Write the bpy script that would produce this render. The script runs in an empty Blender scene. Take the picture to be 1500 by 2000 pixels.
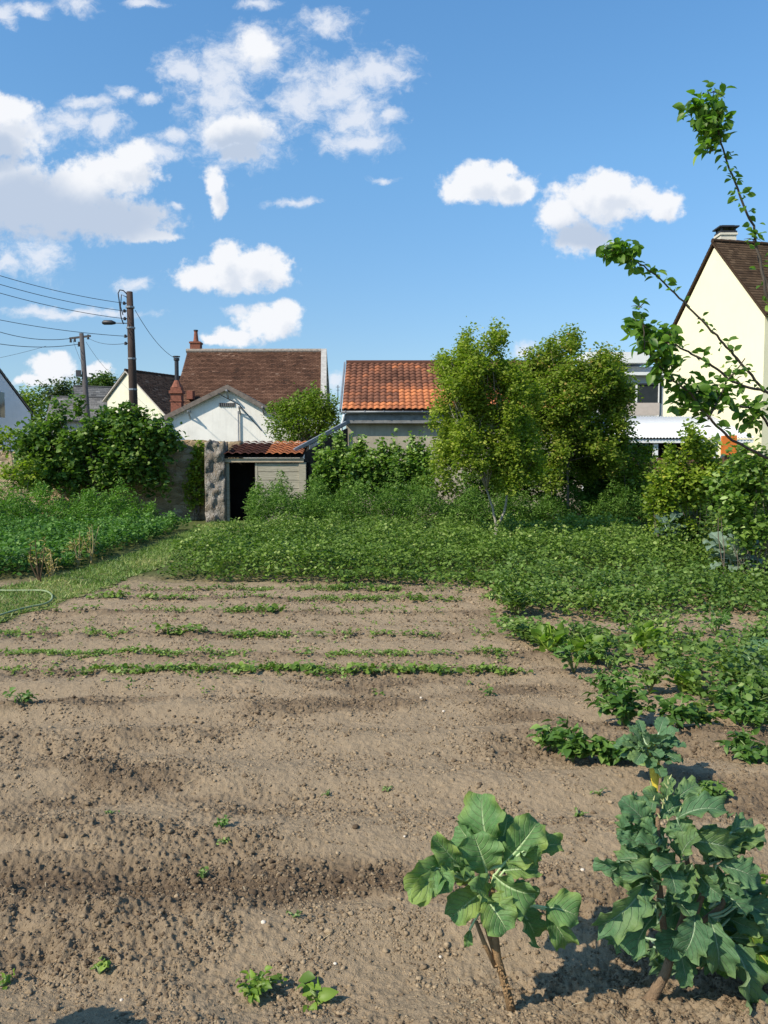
import bpy, bmesh, math, random
import numpy as np
from mathutils import Vector, Matrix, noise as mnoise
random.seed(7); rng = np.random.default_rng(7)
S = bpy.context.scene; COL = S.collection
R = math.radians
# ---------------------------------------------------------------- camera
F = 1560.0; PITCH = math.atan(95/1560); CAMH = 1.7
cam = bpy.data.cameras.new('camera'); camo = bpy.data.objects.new('camera', cam); COL.objects.link(camo)
camo.location = (0, 0, CAMH); camo.rotation_euler = (math.pi/2-PITCH, 0, 0)
cam.sensor_fit = 'VERTICAL'; cam.sensor_height = 24; cam.lens = 24*F/2000; cam.clip_end = 3000; cam.clip_start = .05
S.camera = camo
S.render.resolution_x = 768; S.render.resolution_y = 1024
def ray(px, py):
    u = (px-750)/F; w = (1000-py)/F
    return (u, math.cos(PITCH)+w*math.sin(PITCH), -math.sin(PITCH)+w*math.cos(PITCH))
def P(px, py, Y):
    d = ray(px, py); return Vector((d[0]*Y/d[1], Y, CAMH+d[2]*Y/d[1]))
def gp(px, py, z=0.0):
    d = ray(px, py); t = (z-CAMH)/d[2]; return Vector((d[0]*t, d[1]*t, z))
# ---------------------------------------------------------------- sun, sky, exposure
SUN_EL = 41.0; TS = Vector((-.82, -.57, 0)).normalized()
to_sun = Vector((TS.x*math.cos(R(SUN_EL)), TS.y*math.cos(R(SUN_EL)), math.sin(R(SUN_EL))))
sl = bpy.data.lights.new('sun', 'SUN'); sl.energy = 5.0; sl.angle = R(.5); sl.color = (1, .90, .75)
so = bpy.data.objects.new('sun', sl); COL.objects.link(so); so.rotation_euler = to_sun.to_track_quat('Z', 'Y').to_euler()
so.location = (-20, -10, 30)
S.view_settings.view_transform = 'Standard'; S.view_settings.look = 'None'; S.view_settings.gamma = 1
EXPOSURE = .30; S.view_settings.exposure = EXPOSURE
SKY_STRENGTH = .095
W = bpy.data.worlds.new('World'); S.world = W; W.use_nodes = True
nt = W.node_tree; nt.nodes.clear(); N = nt.nodes.new; LK = nt.links.new
out = N('ShaderNodeOutputWorld'); bg = N('ShaderNodeBackground'); LK(bg.outputs[0], out.inputs[0]); bg.inputs[1].default_value = SKY_STRENGTH
sky = N('ShaderNodeTexSky'); sky.sky_type = 'NISHITA'; sky.sun_disc = False; sky.sun_elevation = R(SUN_EL)
sky.sun_rotation = math.atan2(TS.x, TS.y); sky.altitude = 100; sky.air_density = 1.0; sky.dust_density = .6; sky.ozone_density = 1.6
def tan2(px, py):
    d = ray(px, py); return d[0]/d[1], d[2]/d[1]
def field_group(name, ells):
    g = bpy.data.node_groups.new(name, 'ShaderNodeTree')
    g.interface.new_socket('P', in_out='INPUT', socket_type='NodeSocketVector')
    g.interface.new_socket('F', in_out='OUTPUT', socket_type='NodeSocketFloat')
    gi = g.nodes.new('NodeGroupInput'); go = g.nodes.new('NodeGroupOutput'); prev = None
    for (cx, cy, rx, ry) in ells:
        x, y = tan2(cx, cy)
        m = g.nodes.new('ShaderNodeMapping'); m.vector_type = 'TEXTURE'
        m.inputs['Location'].default_value = (x, y, 0); m.inputs['Scale'].default_value = (rx/F, ry/F, 1)
        g.links.new(gi.outputs[0], m.inputs['Vector'])
        l = g.nodes.new('ShaderNodeVectorMath'); l.operation = 'LENGTH'; g.links.new(m.outputs[0], l.inputs[0])
        if prev is None: prev = l.outputs['Value']
        else:
            s = g.nodes.new('ShaderNodeMath'); s.operation = 'SMOOTH_MIN'; s.inputs[2].default_value = .25
            g.links.new(prev, s.inputs[0]); g.links.new(l.outputs['Value'], s.inputs[1]); prev = s.outputs[0]
    g.links.new(prev, go.inputs[0]); return g
puff = [(455,540,110,32),(447,508,36,40),(500,515,52,34),(388,545,52,28),(540,530,32,34),
 (520,632,60,32),(558,612,32,26),(455,655,50,17),(418,660,28,10),
 (950,362,84,34),(932,338,44,26),(1012,368,36,24),(893,372,32,22),(985,332,30,20),
 (1170,392,95,48),(1190,358,62,28),(1298,398,40,32),(1095,418,46,36),(1245,388,60,30),(1135,465,62,32),
 (215,342,92,46),(262,308,44,32),(150,365,78,40),(105,405,150,58),(215,430,130,42),(20,380,95,80),(10,215,66,32),(-5,275,90,46),
 (290,462,70,14),(465,258,74,34),(472,298,40,20),(505,95,44,30),(418,362,22,34),(425,400,20,26),(105,720,52,30),(70,745,50,12),(190,728,28,22),(120,700,20,16)]
wisp = [(500,100,66,44),(368,140,52,38),(462,262,84,56),(430,195,60,42),(590,190,56,56),(660,170,70,50),(735,140,66,36),(640,45,50,24),
 (700,225,60,45),(690,278,70,24),(760,225,24,22),(430,150,60,60),(75,500,46,42),(8,510,28,26),(265,556,32,15),(150,612,120,10),(70,606,50,8),(205,250,36,32),(335,268,30,15),
 (240,180,26,12),(290,190,22,9),(150,10,36,17),(5,30,34,22),(470,608,28,10),(655,742,26,20),(1025,686,26,16),(500,8,34,12),(280,8,40,8),(140,235,50,22),
 (300,300,46,22),(180,200,50,14),(70,250,70,30),(750,352,20,7),(345,402,16,8),(1100,668,30,6),(570,395,40,7),(60,20,40,14)]
tc = N('ShaderNodeTexCoord'); sep = N('ShaderNodeSeparateXYZ'); LK(tc.outputs['Generated'], sep.inputs[0])
def M_(op, a, b=None, c=None, clamp=False):
    n = N('ShaderNodeMath'); n.operation = op; n.use_clamp = clamp
    for i, v in enumerate((a, b, c)):
        if v is None: continue
        if isinstance(v, (int, float)): n.inputs[i].default_value = v
        else: LK(v, n.inputs[i])
    return n.outputs[0]
ym = M_('MAXIMUM', sep.outputs[1], .08)
comb = N('ShaderNodeCombineXYZ'); LK(M_('DIVIDE', sep.outputs[0], ym), comb.inputs[0]); LK(M_('DIVIDE', sep.outputs[2], ym), comb.inputs[1])
def VM(op, a, b):
    n = N('ShaderNodeVectorMath'); n.operation = op
    for i, v in enumerate((a, b)):
        if isinstance(v, tuple): n.inputs[i].default_value = v
        else: LK(v, n.inputs[i])
    return n.outputs[0]
def NOI(vec, scale, detail=6, rough=.6, what='Fac'):
    n = N('ShaderNodeTexNoise'); LK(vec, n.inputs['Vector']); n.inputs['Scale'].default_value = scale
    n.inputs['Detail'].default_value = detail; n.inputs['Roughness'].default_value = rough; return n.outputs[what]
def MR(v, a, b, c, d, kind='SMOOTHSTEP'):
    n = N('ShaderNodeMapRange'); n.interpolation_type = kind; LK(v, n.inputs[0])
    for i, x in enumerate((a, b, c, d)): n.inputs[i+1].default_value = x
    return n.outputs[0]
p0 = comb.outputs[0]
warp = VM('MULTIPLY', VM('SUBTRACT', NOI(p0, 26, 8, .55, 'Color'), (.5, .5, .5)), (.030, .030, 0))
pw = VM('ADD', p0, warp)
gP = field_group('cumulus_field', puff); gW = field_group('wisp_field', wisp)
def GRP(g, v):
    n = N('ShaderNodeGroup'); n.node_tree = g; LK(v, n.inputs[0]); return n.outputs[0]
fine = NOI(p0, 70, 8, .6)
fP = M_('ADD', GRP(gP, pw), M_('MULTIPLY', M_('SUBTRACT', fine, .5), 1.25))
dP = MR(fP, 1.20, .62, 0, 1)
pw2 = VM('ADD', pw, (-.008, .026, 0))
fP2 = M_('ADD', GRP(gP, pw2), M_('MULTIPLY', M_('SUBTRACT', NOI(VM('ADD', p0, (-.004, .008, 0)), 45, 6, .55), .5), 1.5))
shade = MR(fP2, 1.0, .15, 0, 1)                               # how much cloud lies between here and the sun
big = MR(M_('ADD', GRP(field_group('grey_base', [(150,430,190,46),(465,290,64,30),(60,430,110,60),(40,400,90,60),(1140,462,60,26),(-10,300,60,40)]), pw), 0), 1.6, .6, 0, 1)
shade = M_('MAXIMUM', M_('MULTIPLY', shade, .5), M_('MULTIPLY', big, .95))
stretch = NOI(VM('MULTIPLY', pw, (1, 1.3, 1)), 38, 9, .68)
fW = M_('ADD', GRP(gW, pw), M_('MULTIPLY', M_('SUBTRACT', stretch, .5), 3.2))
dW = M_('MULTIPLY', MR(fW, 1.5, .05, 0, 1), .86)
front = MR(sep.outputs[1], .2, .35, 0, 1)
def MIX(f, a, b):
    n = N('ShaderNodeMix'); n.data_type = 'RGBA'; LK(f, n.inputs[0])
    for i, v in ((6, a), (7, b)):
        if isinstance(v, tuple): n.inputs[i].default_value = v
        else: LK(v, n.inputs[i])
    return n.outputs[2]
K = 1/(SKY_STRENGTH*2**EXPOSURE)
def kc(r, g, b): return (r*K, g*K, b*K, 1)
hs = N('ShaderNodeMix'); hs.data_type = 'RGBA'; hs.blend_type = 'MULTIPLY'; hs.inputs[0].default_value = 1
LK(sky.outputs[0], hs.inputs[6]); gz = N('ShaderNodeValToRGB'); LK(sep.outputs[2], gz.inputs[0]); LK(gz.outputs[0], hs.inputs[7])
ce = gz.color_ramp.elements; ce.new(.15); ce.new(.34)
for e_, (p_, c_) in zip(ce, ((0, (.82, .98, 1.22)), (.13, (.95, 1.13, 1.25)), (.34, (1.04, 1.50, 1.68)), (.55, (1.0, 1.62, 1.92)))): e_.position = p_; e_.color = (*c_, 1)
W.cycles.sampling_method = 'MANUAL'; W.cycles.sample_map_resolution = 256
def BG(c):
    b = N('ShaderNodeBackground'); b.inputs[1].default_value = SKY_STRENGTH
    if isinstance(c, tuple): b.inputs[0].default_value = c
    else: LK(c, b.inputs[0])
    return b.outputs[0]
def MS(f, a, b):
    m = N('ShaderNodeMixShader'); LK(f, m.inputs[0]); LK(a, m.inputs[1]); LK(b, m.inputs[2]); return m.outputs[0]
LK(hs.outputs[2], bg.inputs[0])
c1 = MS(M_('MULTIPLY', dW, front), bg.outputs[0], BG(kc(.84, .88, .96)))
cwhite = MS(M_('MULTIPLY', shade, 1.0), BG(kc(.93, .95, .99)), BG(kc(.50, .60, .76)))
LK(MS(M_('MULTIPLY', dP, front), c1, cwhite), out.inputs[0])
# ---------------------------------------------------------------- noise and ground height
PERM = rng.permutation(4096)
def vn(x, y, seed=0):
    xi = np.floor(x).astype(np.int64); yi = np.floor(y).astype(np.int64); fx = x-xi; fy = y-yi
    fx = fx*fx*(3-2*fx); fy = fy*fy*(3-2*fy)
    h = lambda a, b: PERM[(PERM[(a+seed*131) & 4095]+b) & 4095]/4095.0
    return (h(xi, yi)*(1-fx)+h(xi+1, yi)*fx)*(1-fy)+(h(xi, yi+1)*(1-fx)+h(xi+1, yi+1)*fx)*fy
def fbm(x, y, oct=4, seed=0, g=.5):
    s = 0; a = 1; t = 0
    for i in range(oct): s = s+a*vn(x*2**i+i*17.3, y*2**i+i*9.1, seed+i); t += a; a *= g
    return s/t
pathL = [(415,1021),(390,1031),(250,1088),(100,1133),(0,1150),(-300,1195)]
pathR = [(480,1021),(430,1046),(300,1112),(200,1150),(100,1184),(0,1216),(-300,1300)]
gl = sorted([(gp(*p).y, gp(*p).x) for p in pathL]); gr = sorted([(gp(*p).y, gp(*p).x) for p in pathR])
def path_x(Y):
    return np.interp(Y, [a for a, b in gl], [b for a, b in gl]), np.interp(Y, [a for a, b in gr], [b for a, b in gr])
def smooth(a, b, x):
    t = np.clip((x-a)/(b-a), 0, 1); return t*t*(3-2*t)
def in_path(x, y):
    xl, xr = path_x(y); return smooth(-.25, .15, x-xl)*smooth(-.15, .12, xr-x)*smooth(8.0, 8.5, y)
ROWY = [gp(600, q).y for q in (1316, 1284, 1243, 1200, 1172, 1153)]
def cloddy(x, y):
    m = fbm(x*.9+3, y*2.6+1.5*fbm(x*.5, y*.5, 2, 40), 3, 5); m = smooth(.38, .62, m)
    rows = 0
    for ry in ROWY: rows = np.maximum(rows, np.exp(-((y-ry)/.16)**2))
    inter = smooth(6.0, 6.4, y)*(1-smooth(11, 11.5, y))
    return np.clip(m*(1-inter)+inter*(.25*m+.75*rows), 0, 1)
def ground_h(x, y):
    x = np.asarray(x, float); y = np.asarray(y, float); r = np.hypot(x, y)
    c = cloddy(x, y); soft = 1-.75*in_path(x, y)
    yy = y+.35*(fbm(x*.45, y*.45, 3, 60)-.5)*2
    ridge = (.014+.022*fbm(x*.6, y*.9, 2, 8))*np.sin(yy*2*math.pi/.68+1.1)*smooth(13, 10, r)*(1-.5*smooth(5.8, 6.4, y))
    for ry in ROWY: ridge = ridge+.022*np.exp(-((y-ry)/.13)**2)*smooth(12, 10, r)
    low = .05*(fbm(x*1.1, y*1.5, 3, 9)-.5)
    med = .055*(fbm(x*5, y*6.5, 3, 21)-.5)*(.35+c)
    fin = .022*(fbm(x*30, y*33, 3, 33, .75)-.47)*(.42+c)+.012*(1-np.abs(2*vn(x*13, y*15, 35)-1))*c
    crumb = (.010*(vn(x*62, y*62, 77)-.5)+.010*np.maximum(0, vn(x*45, y*48, 79)-.62)*2.2)*(.5+c)*smooth(8, 4, r)
    trench = -.035*np.exp(-((y-3.16-.04*np.sin(x*2))/.13)**2)*smooth(.35, -.2, x)*smooth(-2.2, -1.2, x)
    h = (ridge+low+med+fin+crumb+trench)*soft
    return h*smooth(120, 14, r)
def gh(x, y): return float(ground_h(np.array([x]), np.array([y]))[0])
# ---------------------------------------------------------------- mesh helpers
def tag(o, label=None, cat=None, group=None, kind=None):
    if label: o['label'] = label
    if cat: o['category'] = cat
    if group: o['group'] = group
    if kind: o['kind'] = kind
    return o
def empty(name, loc=(0, 0, 0)):
    o = bpy.data.objects.new(name, None); o.location = loc; o.empty_display_size = .1; COL.objects.link(o); return o
def link(name, me, mat, parent=None, smooth_=False):
    o = bpy.data.objects.new(name, me); COL.objects.link(o)
    if mat:
        for m in (mat if isinstance(mat, (list, tuple)) else [mat]): me.materials.append(m)
    if parent is not None:
        o.parent = parent
        l = parent.location.copy(); q = parent.parent
        while q is not None: l += q.location; q = q.parent
        me.transform(Matrix.Translation(-l))
    if smooth_: me.polygons.foreach_set('use_smooth', np.ones(len(me.polygons), bool))
    return o
def np_mesh(name, V, Fc, tint=None, uv=None, smooth_=False):
    """V (n,3), Fc (m,k) arrays"""
    me = bpy.data.meshes.new(name); n = len(V); m, k = Fc.shape
    me.vertices.add(n); me.vertices.foreach_set('co', np.ascontiguousarray(V, np.float32).ravel())
    me.loops.add(m*k); me.loops.foreach_set('vertex_index', Fc.astype(np.int32).ravel())
    me.polygons.add(m); me.polygons.foreach_set('loop_start', np.arange(0, m*k, k, dtype=np.int32))
    if smooth_: me.polygons.foreach_set('use_smooth', np.ones(m, bool))
    if tint is not None:
        for nm, arr in tint.items():
            a = me.attributes.new(nm, 'FLOAT', 'POINT'); a.data.foreach_set('value', np.asarray(arr, np.float32))
    if uv is not None:
        l = me.uv_layers.new(name='UVMap'); l.data.foreach_set('uv', np.asarray(uv, np.float32)[Fc.ravel()].ravel())
    me.update(calc_edges=True); return me
class MB:
    def __init__(s): s.v = []; s.f = []
    def box(s, a, b):
        x0, y0, z0 = a; x1, y1, z1 = b; n = len(s.v)
        s.v += [(x0,y0,z0),(x1,y0,z0),(x1,y1,z0),(x0,y1,z0),(x0,y0,z1),(x1,y0,z1),(x1,y1,z1),(x0,y1,z1)]
        s.f += [tuple(n+i for i in q) for q in ((0,3,2,1),(4,5,6,7),(0,1,5,4),(1,2,6,5),(2,3,7,6),(3,0,4,7))]; return s
    def beam(s, p, q, w, h, up=Vector((0, 0, 1))):
        p = Vector(p); q = Vector(q); d = (q-p).normalized(); x = d.cross(up)
        if x.length < 1e-4: x = Vector((1, 0, 0))
        x.normalize(); z = x.cross(d); n = len(s.v)
        for c in (p, q):
            for a, b in ((-1,-1),(1,-1),(1,1),(-1,1)): s.v.append(tuple(c+x*(a*w/2)+z*(b*h/2)))
        s.f += [tuple(n+i for i in t) for t in ((0,1,2,3),(7,6,5,4),(0,4,5,1),(1,5,6,2),(2,6,7,3),(3,7,4,0))]; return s
    def tube(s, pts, rad, seg=8, cap=True):
        pts = [Vector(p) for p in pts]; n0 = len(s.v); k = len(pts)
        if not isinstance(rad, (list, tuple)): rad = [rad]*k
        ref = None
        for i, p in enumerate(pts):
            d = (pts[min(i+1, k-1)]-pts[max(i-1, 0)]).normalized()
            if ref is None: ref = d.orthogonal().normalized()
            x = (ref-d*ref.dot(d)).normalized(); ref = x; y = d.cross(x)
            for j in range(seg):
                a = 2*math.pi*j/seg; s.v.append(tuple(p+(x*math.cos(a)+y*math.sin(a))*rad[i]))
        for i in range(k-1):
            for j in range(seg):
                a = n0+i*seg+j; b = n0+i*seg+(j+1) % seg; s.f.append((a, b, b+seg, a+seg))
        if cap: s.f.append(tuple(n0+j for j in range(seg))[::-1]); s.f.append(tuple(n0+(k-1)*seg+j for j in range(seg)))
        return s
    def poly(s, pts):
        n = len(s.v); s.v += [tuple(p) for p in pts]; s.f.append(tuple(range(n, n+len(pts)))); return s
    def prism(s, pts, off):
        """closed prism: polygon pts extruded by vector off"""
        n = len(s.v); k = len(pts); off = Vector(off)
        s.v += [tuple(p) for p in pts]+[tuple(Vector(p)+off) for p in pts]
        s.f.append(tuple(range(n, n+k))[::-1]); s.f.append(tuple(range(n+k, n+2*k)))
        for i in range(k): j = (i+1) % k; s.f.append((n+i, n+j, n+k+j, n+k+i))
        return s
    def build(s, name, mat, parent=None, smooth_=False, bevel=0):
        me = bpy.data.meshes.new(name); me.from_pydata(s.v, [], s.f); 
        bm = bmesh.new(); bm.from_mesh(me); bmesh.ops.recalc_face_normals(bm, faces=bm.faces); bm.to_mesh(me); bm.free()
        o = link(name, me, mat, parent, smooth_)
        if bevel:
            b = o.modifiers.new('bevel', 'BEVEL'); b.width = bevel; b.segments = 2; b.limit_method = 'ANGLE'
        return o
# ---------------------------------------------------------------- materials
MATS = {}
def mat(name, fn):
    if name not in MATS:
        m = bpy.data.materials.new(name); m.use_nodes = True; t = m.node_tree; t.nodes.clear()
        o = t.nodes.new('ShaderNodeOutputMaterial'); MATS[name] = m; fn(t, o)
    return MATS[name]
class T:
    def __init__(s, t): s.t = t
    def n(s, kind, **kw):
        n = s.t.nodes.new('ShaderNode'+kind)
        for k, v in kw.items():
            if k.startswith('i_'):
                key = k[2:].replace('_', ' ')
                key = int(key) if key.isdigit() else key
                if hasattr(v, 'links') or isinstance(v, bpy.types.NodeSocket): s.t.links.new(v, n.inputs[key])
                else: n.inputs[key].default_value = v
            else: setattr(n, k, v)
        return n
    def noise(s, scale, detail=4, rough=.6, vec=None, coord='Object'):
        n = s.n('TexNoise', i_Scale=scale, i_Detail=detail, i_Roughness=rough)
        if vec is None: vec = s.n('TexCoord').outputs[coord]
        s.t.links.new(vec, n.inputs['Vector']); return n.outputs['Fac']
    def ramp(s, v, stops):
        n = s.n('ValToRGB'); s.t.links.new(v, n.inputs[0]); e = n.color_ramp.elements
        while len(e) < len(stops): e.new(.5)
        for i, (p, c) in enumerate(stops): e[i].position = p; e[i].color = (*c, 1)
        return n.outputs[0]
    def mix(s, f, a, b, blend='MIX'):
        n = s.n('Mix', data_type='RGBA', blend_type=blend)
        for i, v in ((0, f), (6, a), (7, b)):
            if isinstance(v, bpy.types.NodeSocket): s.t.links.new(v, n.inputs[i])
            else: n.inputs[i].default_value = (*v, 1) if isinstance(v, tuple) and len(v) == 3 else v
        return n.outputs[2]
    def math(s, op, a, b=0.0, clamp=False):
        n = s.n('Math', operation=op, use_clamp=clamp)
        for i, v in ((0, a), (1, b)):
            if isinstance(v, bpy.types.NodeSocket): s.t.links.new(v, n.inputs[i])
            else: n.inputs[i].default_value = v
        return n.outputs[0]
    def bump(s, h, strength=.5, dist=.02):
        return s.n('Bump', i_Height=h, i_Strength=strength, i_Distance=dist).outputs[0]
    def pbr(s, out, col, rough=.8, spec=.3, normal=None, metal=0.0, **kw):
        b = s.n('BsdfPrincipled', i_Roughness=rough, i_Metallic=metal); b.inputs['Specular IOR Level'].default_value = spec
        if isinstance(col, bpy.types.NodeSocket): s.t.links.new(col, b.inputs['Base Color'])
        else: b.inputs['Base Color'].default_value = (*col, 1)
        if normal is not None: s.t.links.new(normal, b.inputs['Normal'])
        s.t.links.new(b.outputs[0], out.inputs[0]); return b
def simple(name, col, rough=.8, spec=.3, var=.25, scale=6, bump=.15, metal=0.0):
    def fn(t, o):
        s = T(t); n = s.noise(scale, 6); n2 = s.noise(scale*9, 4)
        a = tuple(c*(1-var) for c in col); b = tuple(min(1, c*(1+var)) for c in col)
        c = s.ramp(n, [(.3, a), (.7, b)]); c = s.mix(s.math('MULTIPLY', n2, .35), c, tuple(q*.7 for q in col))
        s.pbr(o, c, rough, spec, s.bump(n2, bump, .02), metal)
    return mat(name, fn)
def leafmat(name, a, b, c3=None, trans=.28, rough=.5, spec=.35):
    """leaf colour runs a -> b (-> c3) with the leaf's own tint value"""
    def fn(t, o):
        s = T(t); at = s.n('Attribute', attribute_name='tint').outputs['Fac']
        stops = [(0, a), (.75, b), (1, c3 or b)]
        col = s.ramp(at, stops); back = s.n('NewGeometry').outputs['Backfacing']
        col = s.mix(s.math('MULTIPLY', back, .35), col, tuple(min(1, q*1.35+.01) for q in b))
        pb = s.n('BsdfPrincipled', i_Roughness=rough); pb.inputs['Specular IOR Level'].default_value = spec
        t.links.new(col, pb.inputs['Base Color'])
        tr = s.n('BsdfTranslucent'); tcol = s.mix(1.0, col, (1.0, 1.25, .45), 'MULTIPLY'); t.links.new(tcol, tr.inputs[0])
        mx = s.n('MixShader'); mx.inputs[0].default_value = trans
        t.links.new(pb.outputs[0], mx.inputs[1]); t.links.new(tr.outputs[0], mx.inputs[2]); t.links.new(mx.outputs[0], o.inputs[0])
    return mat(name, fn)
def soil_fn(t, o):
    s = T(t); geo = s.n('NewGeometry').outputs['Position']
    moist = s.n('Attribute', attribute_name='moist').outputs['Fac']; veg = s.n('Attribute', attribute_name='veg').outputs['Fac']
    n1 = s.noise(2.2, 5, .6, geo); n2 = s.noise(22, 6, .65, geo); n3 = s.noise(140, 4, .7, geo)
    dry = s.ramp(n2, [(.25, (.215, .158, .098)), (.75, (.375, .280, .180))])
    dry = s.mix(s.math('MULTIPLY', n1, .5), dry, (.32, .245, .160))
    wet = s.ramp(n2, [(.25, (.085, .058, .037)), (.75, (.175, .125, .080))])
    m = s.math('ADD', moist, s.math('MULTIPLY', s.math('SUBTRACT', n2, .5), .5), True)
    c = s.mix(m, dry, wet)
    c = s.mix(s.ramp(n3, [(.60, (0, 0, 0)), (.72, (.55, .55, .55))]), c, (.40, .32, .21))
    g = s.ramp(n2, [(.3, (.05, .07, .02)), (.7, (.12, .13, .045))])
    c = s.mix(veg, c, g)
    h = s.math('ADD', s.math('MULTIPLY', n2, .6), s.math('MULTIPLY', n3, .4))
    s.pbr(o, c, .95, .1, s.bump(h, 1.0, .022))
SOIL = mat('soil', soil_fn)
def clod_fn(t, o):
    s = T(t); geo = s.n('NewGeometry').outputs['Position']; at = s.n('Attribute', attribute_name='tint').outputs['Fac']
    n3 = s.noise(90, 4, .7, geo)
    c = s.ramp(at, [(0, (.095, .066, .042)), (.5, (.205, .150, .094)), (1, (.335, .252, .160))])
    s.pbr(o, c, .95, .1, s.bump(n3, .8, .006))
CLOD = mat('clod', clod_fn)
def stone_fn(t, o, tint=(1, 1, 1), pale=.5):
    s = T(t); co = s.n('TexCoord').outputs['Object']
    v = s.n('TexVoronoi', i_Scale=3.6, feature='F1'); v.inputs['Randomness'].default_value = .9
    mp = s.n('Mapping'); mp.inputs['Scale'].default_value = (1, 1, 1.9); t.links.new(co, mp.inputs[0])
    ws = s.noise(3, 3, .5, co); ad = s.n('VectorMath', operation='ADD'); t.links.new(mp.outputs[0], ad.inputs[0]); t.links.new(s.n('TexNoise', i_Scale=4.0).outputs['Color'], ad.inputs[1])
    t.links.new(ad.outputs[0], v.inputs['Vector'])
    e = s.n('TexVoronoi', i_Scale=3.6, feature='DISTANCE_TO_EDGE'); t.links.new(ad.outputs[0], e.inputs['Vector'])
    hue = s.n('SeparateColor', i_0=v.outputs['Color']).outputs[0]
    c = s.ramp(hue, [(0, (.22*tint[0], .165*tint[1], .105*tint[2])), (.5, (.33*tint[0], .26*tint[1], .18*tint[2])), (1, (.45*tint[0], .38*tint[1], .29*tint[2]))])
    n2 = s.noise(18, 6, .7, co); c = s.mix(s.math('MULTIPLY', n2, .7), c, (.16*tint[0], .13*tint[1], .10*tint[2]))
    mortar = s.ramp(e.outputs['Distance'], [(.0, (1, 1, 1)), (.07, (0, 0, 0))])
    c = s.mix(s.math('MULTIPLY', mortar, pale), c, (.42*tint[0], .36*tint[1], .28*tint[2]))
    h = s.math('ADD', s.math('MULTIPLY', s.math('MINIMUM', e.outputs['Distance'], .1), 6), s.math('MULTIPLY', n2, .6))
    s.pbr(o, c, .95, .1, s.bump(h, .9, .04))
STONE = mat('wall_stone', lambda t, o: stone_fn(t, o, (1.30, 1.22, 1.05), .5))
GREYSTONE = mat('grey_stone', lambda t, o: stone_fn(t, o, (.80, .86, .98), .8))
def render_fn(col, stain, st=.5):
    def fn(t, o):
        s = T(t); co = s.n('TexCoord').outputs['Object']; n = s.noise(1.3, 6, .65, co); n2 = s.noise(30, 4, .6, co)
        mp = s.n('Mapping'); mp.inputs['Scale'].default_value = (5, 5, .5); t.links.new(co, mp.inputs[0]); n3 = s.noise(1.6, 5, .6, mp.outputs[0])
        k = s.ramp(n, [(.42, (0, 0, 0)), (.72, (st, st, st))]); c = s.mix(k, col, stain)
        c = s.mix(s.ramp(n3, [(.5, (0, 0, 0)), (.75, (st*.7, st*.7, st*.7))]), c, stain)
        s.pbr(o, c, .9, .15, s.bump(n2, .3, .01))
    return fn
WHITEW = mat('white_render', render_fn((.80, .77, .71), (.52, .50, .46), .45))
CREAMW = mat('cream_render', render_fn((.68, .65, .52), (.56, .50, .33), .4))
YELLOWW = mat('yellow_render', render_fn((.80, .74, .50), (.66, .60, .42), .35))
BEIGEW = mat('beige_render', render_fn((.42, .37, .28), (.22, .19, .14), .8))
SHADEW = mat('shaded_white_render', render_fn((.66, .64, .68), (.5, .48, .52), .3))  # white wall whose bluish shade tint is mixed into the colour
def tile_fn(cols):
    def fn(t, o):
        s = T(t); co = s.n('TexCoord').outputs['Object']; at = s.n('Attribute', attribute_name='tint').outputs['Fac']
        n = s.noise(25, 5, .7, co); at = s.math('ADD', at, s.math('MULTIPLY', s.math('SUBTRACT', n, .5), .35), True)
        s.pbr(o, s.ramp(at, cols), .85, .2, s.bump(n, .4, .01))
    return fn
ORANGE = mat('orange_tile', tile_fn([(0, (.09, .040, .026)), (.35, (.185, .080, .050)), (.7, (.33, .120, .058)), (1, (.52, .185, .075))]))
BROWN = mat('brown_tile', tile_fn([(0, (.045, .026, .018)), (.4, (.105, .052, .032)), (.8, (.17, .088, .055)), (1, (.27, .17, .12))]))
DKBROWN = mat('dark_brown_tile', tile_fn([(0, (.05, .03, .018)), (.5, (.085, .052, .03)), (1, (.14, .09, .055))]))
GREYT = mat('grey_slate', tile_fn([(0, (.10, .095, .09)), (.5, (.17, .16, .15)), (1, (.25, .235, .22))]))
def wood_fn(a, b):
    def fn(t, o):
        s = T(t); co = s.n('TexCoord').outputs['Object']; mp = s.n('Mapping'); mp.inputs['Scale'].default_value = (12, 12, 1.2); t.links.new(co, mp.inputs[0])
        n = s.noise(2.5, 6, .7, mp.outputs[0]); s.pbr(o, s.ramp(n, [(.3, a), (.7, b)]), .85, .2, s.bump(n, .5, .01))
    return fn
POLEW = mat('pole_wood', wood_fn((.030, .020, .017), (.085, .060, .050)))
POLEG = mat('grey_pole_wood', wood_fn((.05, .045, .045), (.12, .11, .11)))
FENCEW = mat('fence_wood', wood_fn((.07, .038, .022), (.19, .11, .065)))
def board_fn(t, o):
    s = T(t); co = s.n('TexCoord').outputs['Object']; mp = s.n('Mapping'); mp.inputs['Scale'].default_value = (1.2, 1.2, 14); t.links.new(co, mp.inputs[0])
    n = s.noise(2.5, 6, .7, mp.outputs[0]); s.pbr(o, s.ramp(n, [(.3, (.22, .20, .15)), (.7, (.46, .42, .33))]), .9, .15, s.bump(n, .5, .01))
BOARD = mat('weathered_board', board_fn)
BARK = simple('bark', (.17, .14, .11), .9, .1, .4, 14, .5)
PALEBARK = simple('pale_bark', (.34, .30, .24), .9, .1, .35, 14, .4)
ZINC = simple('zinc', (.24, .26, .28), .5, .4, .2, 5, .1, .3)
WHITEP = simple('white_paint', (.78, .78, .76), .45, .4, .06, 4, .05)
DARKM = simple('dark_metal', (.03, .03, .035), .5, .4, .3, 6, .1)
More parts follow.
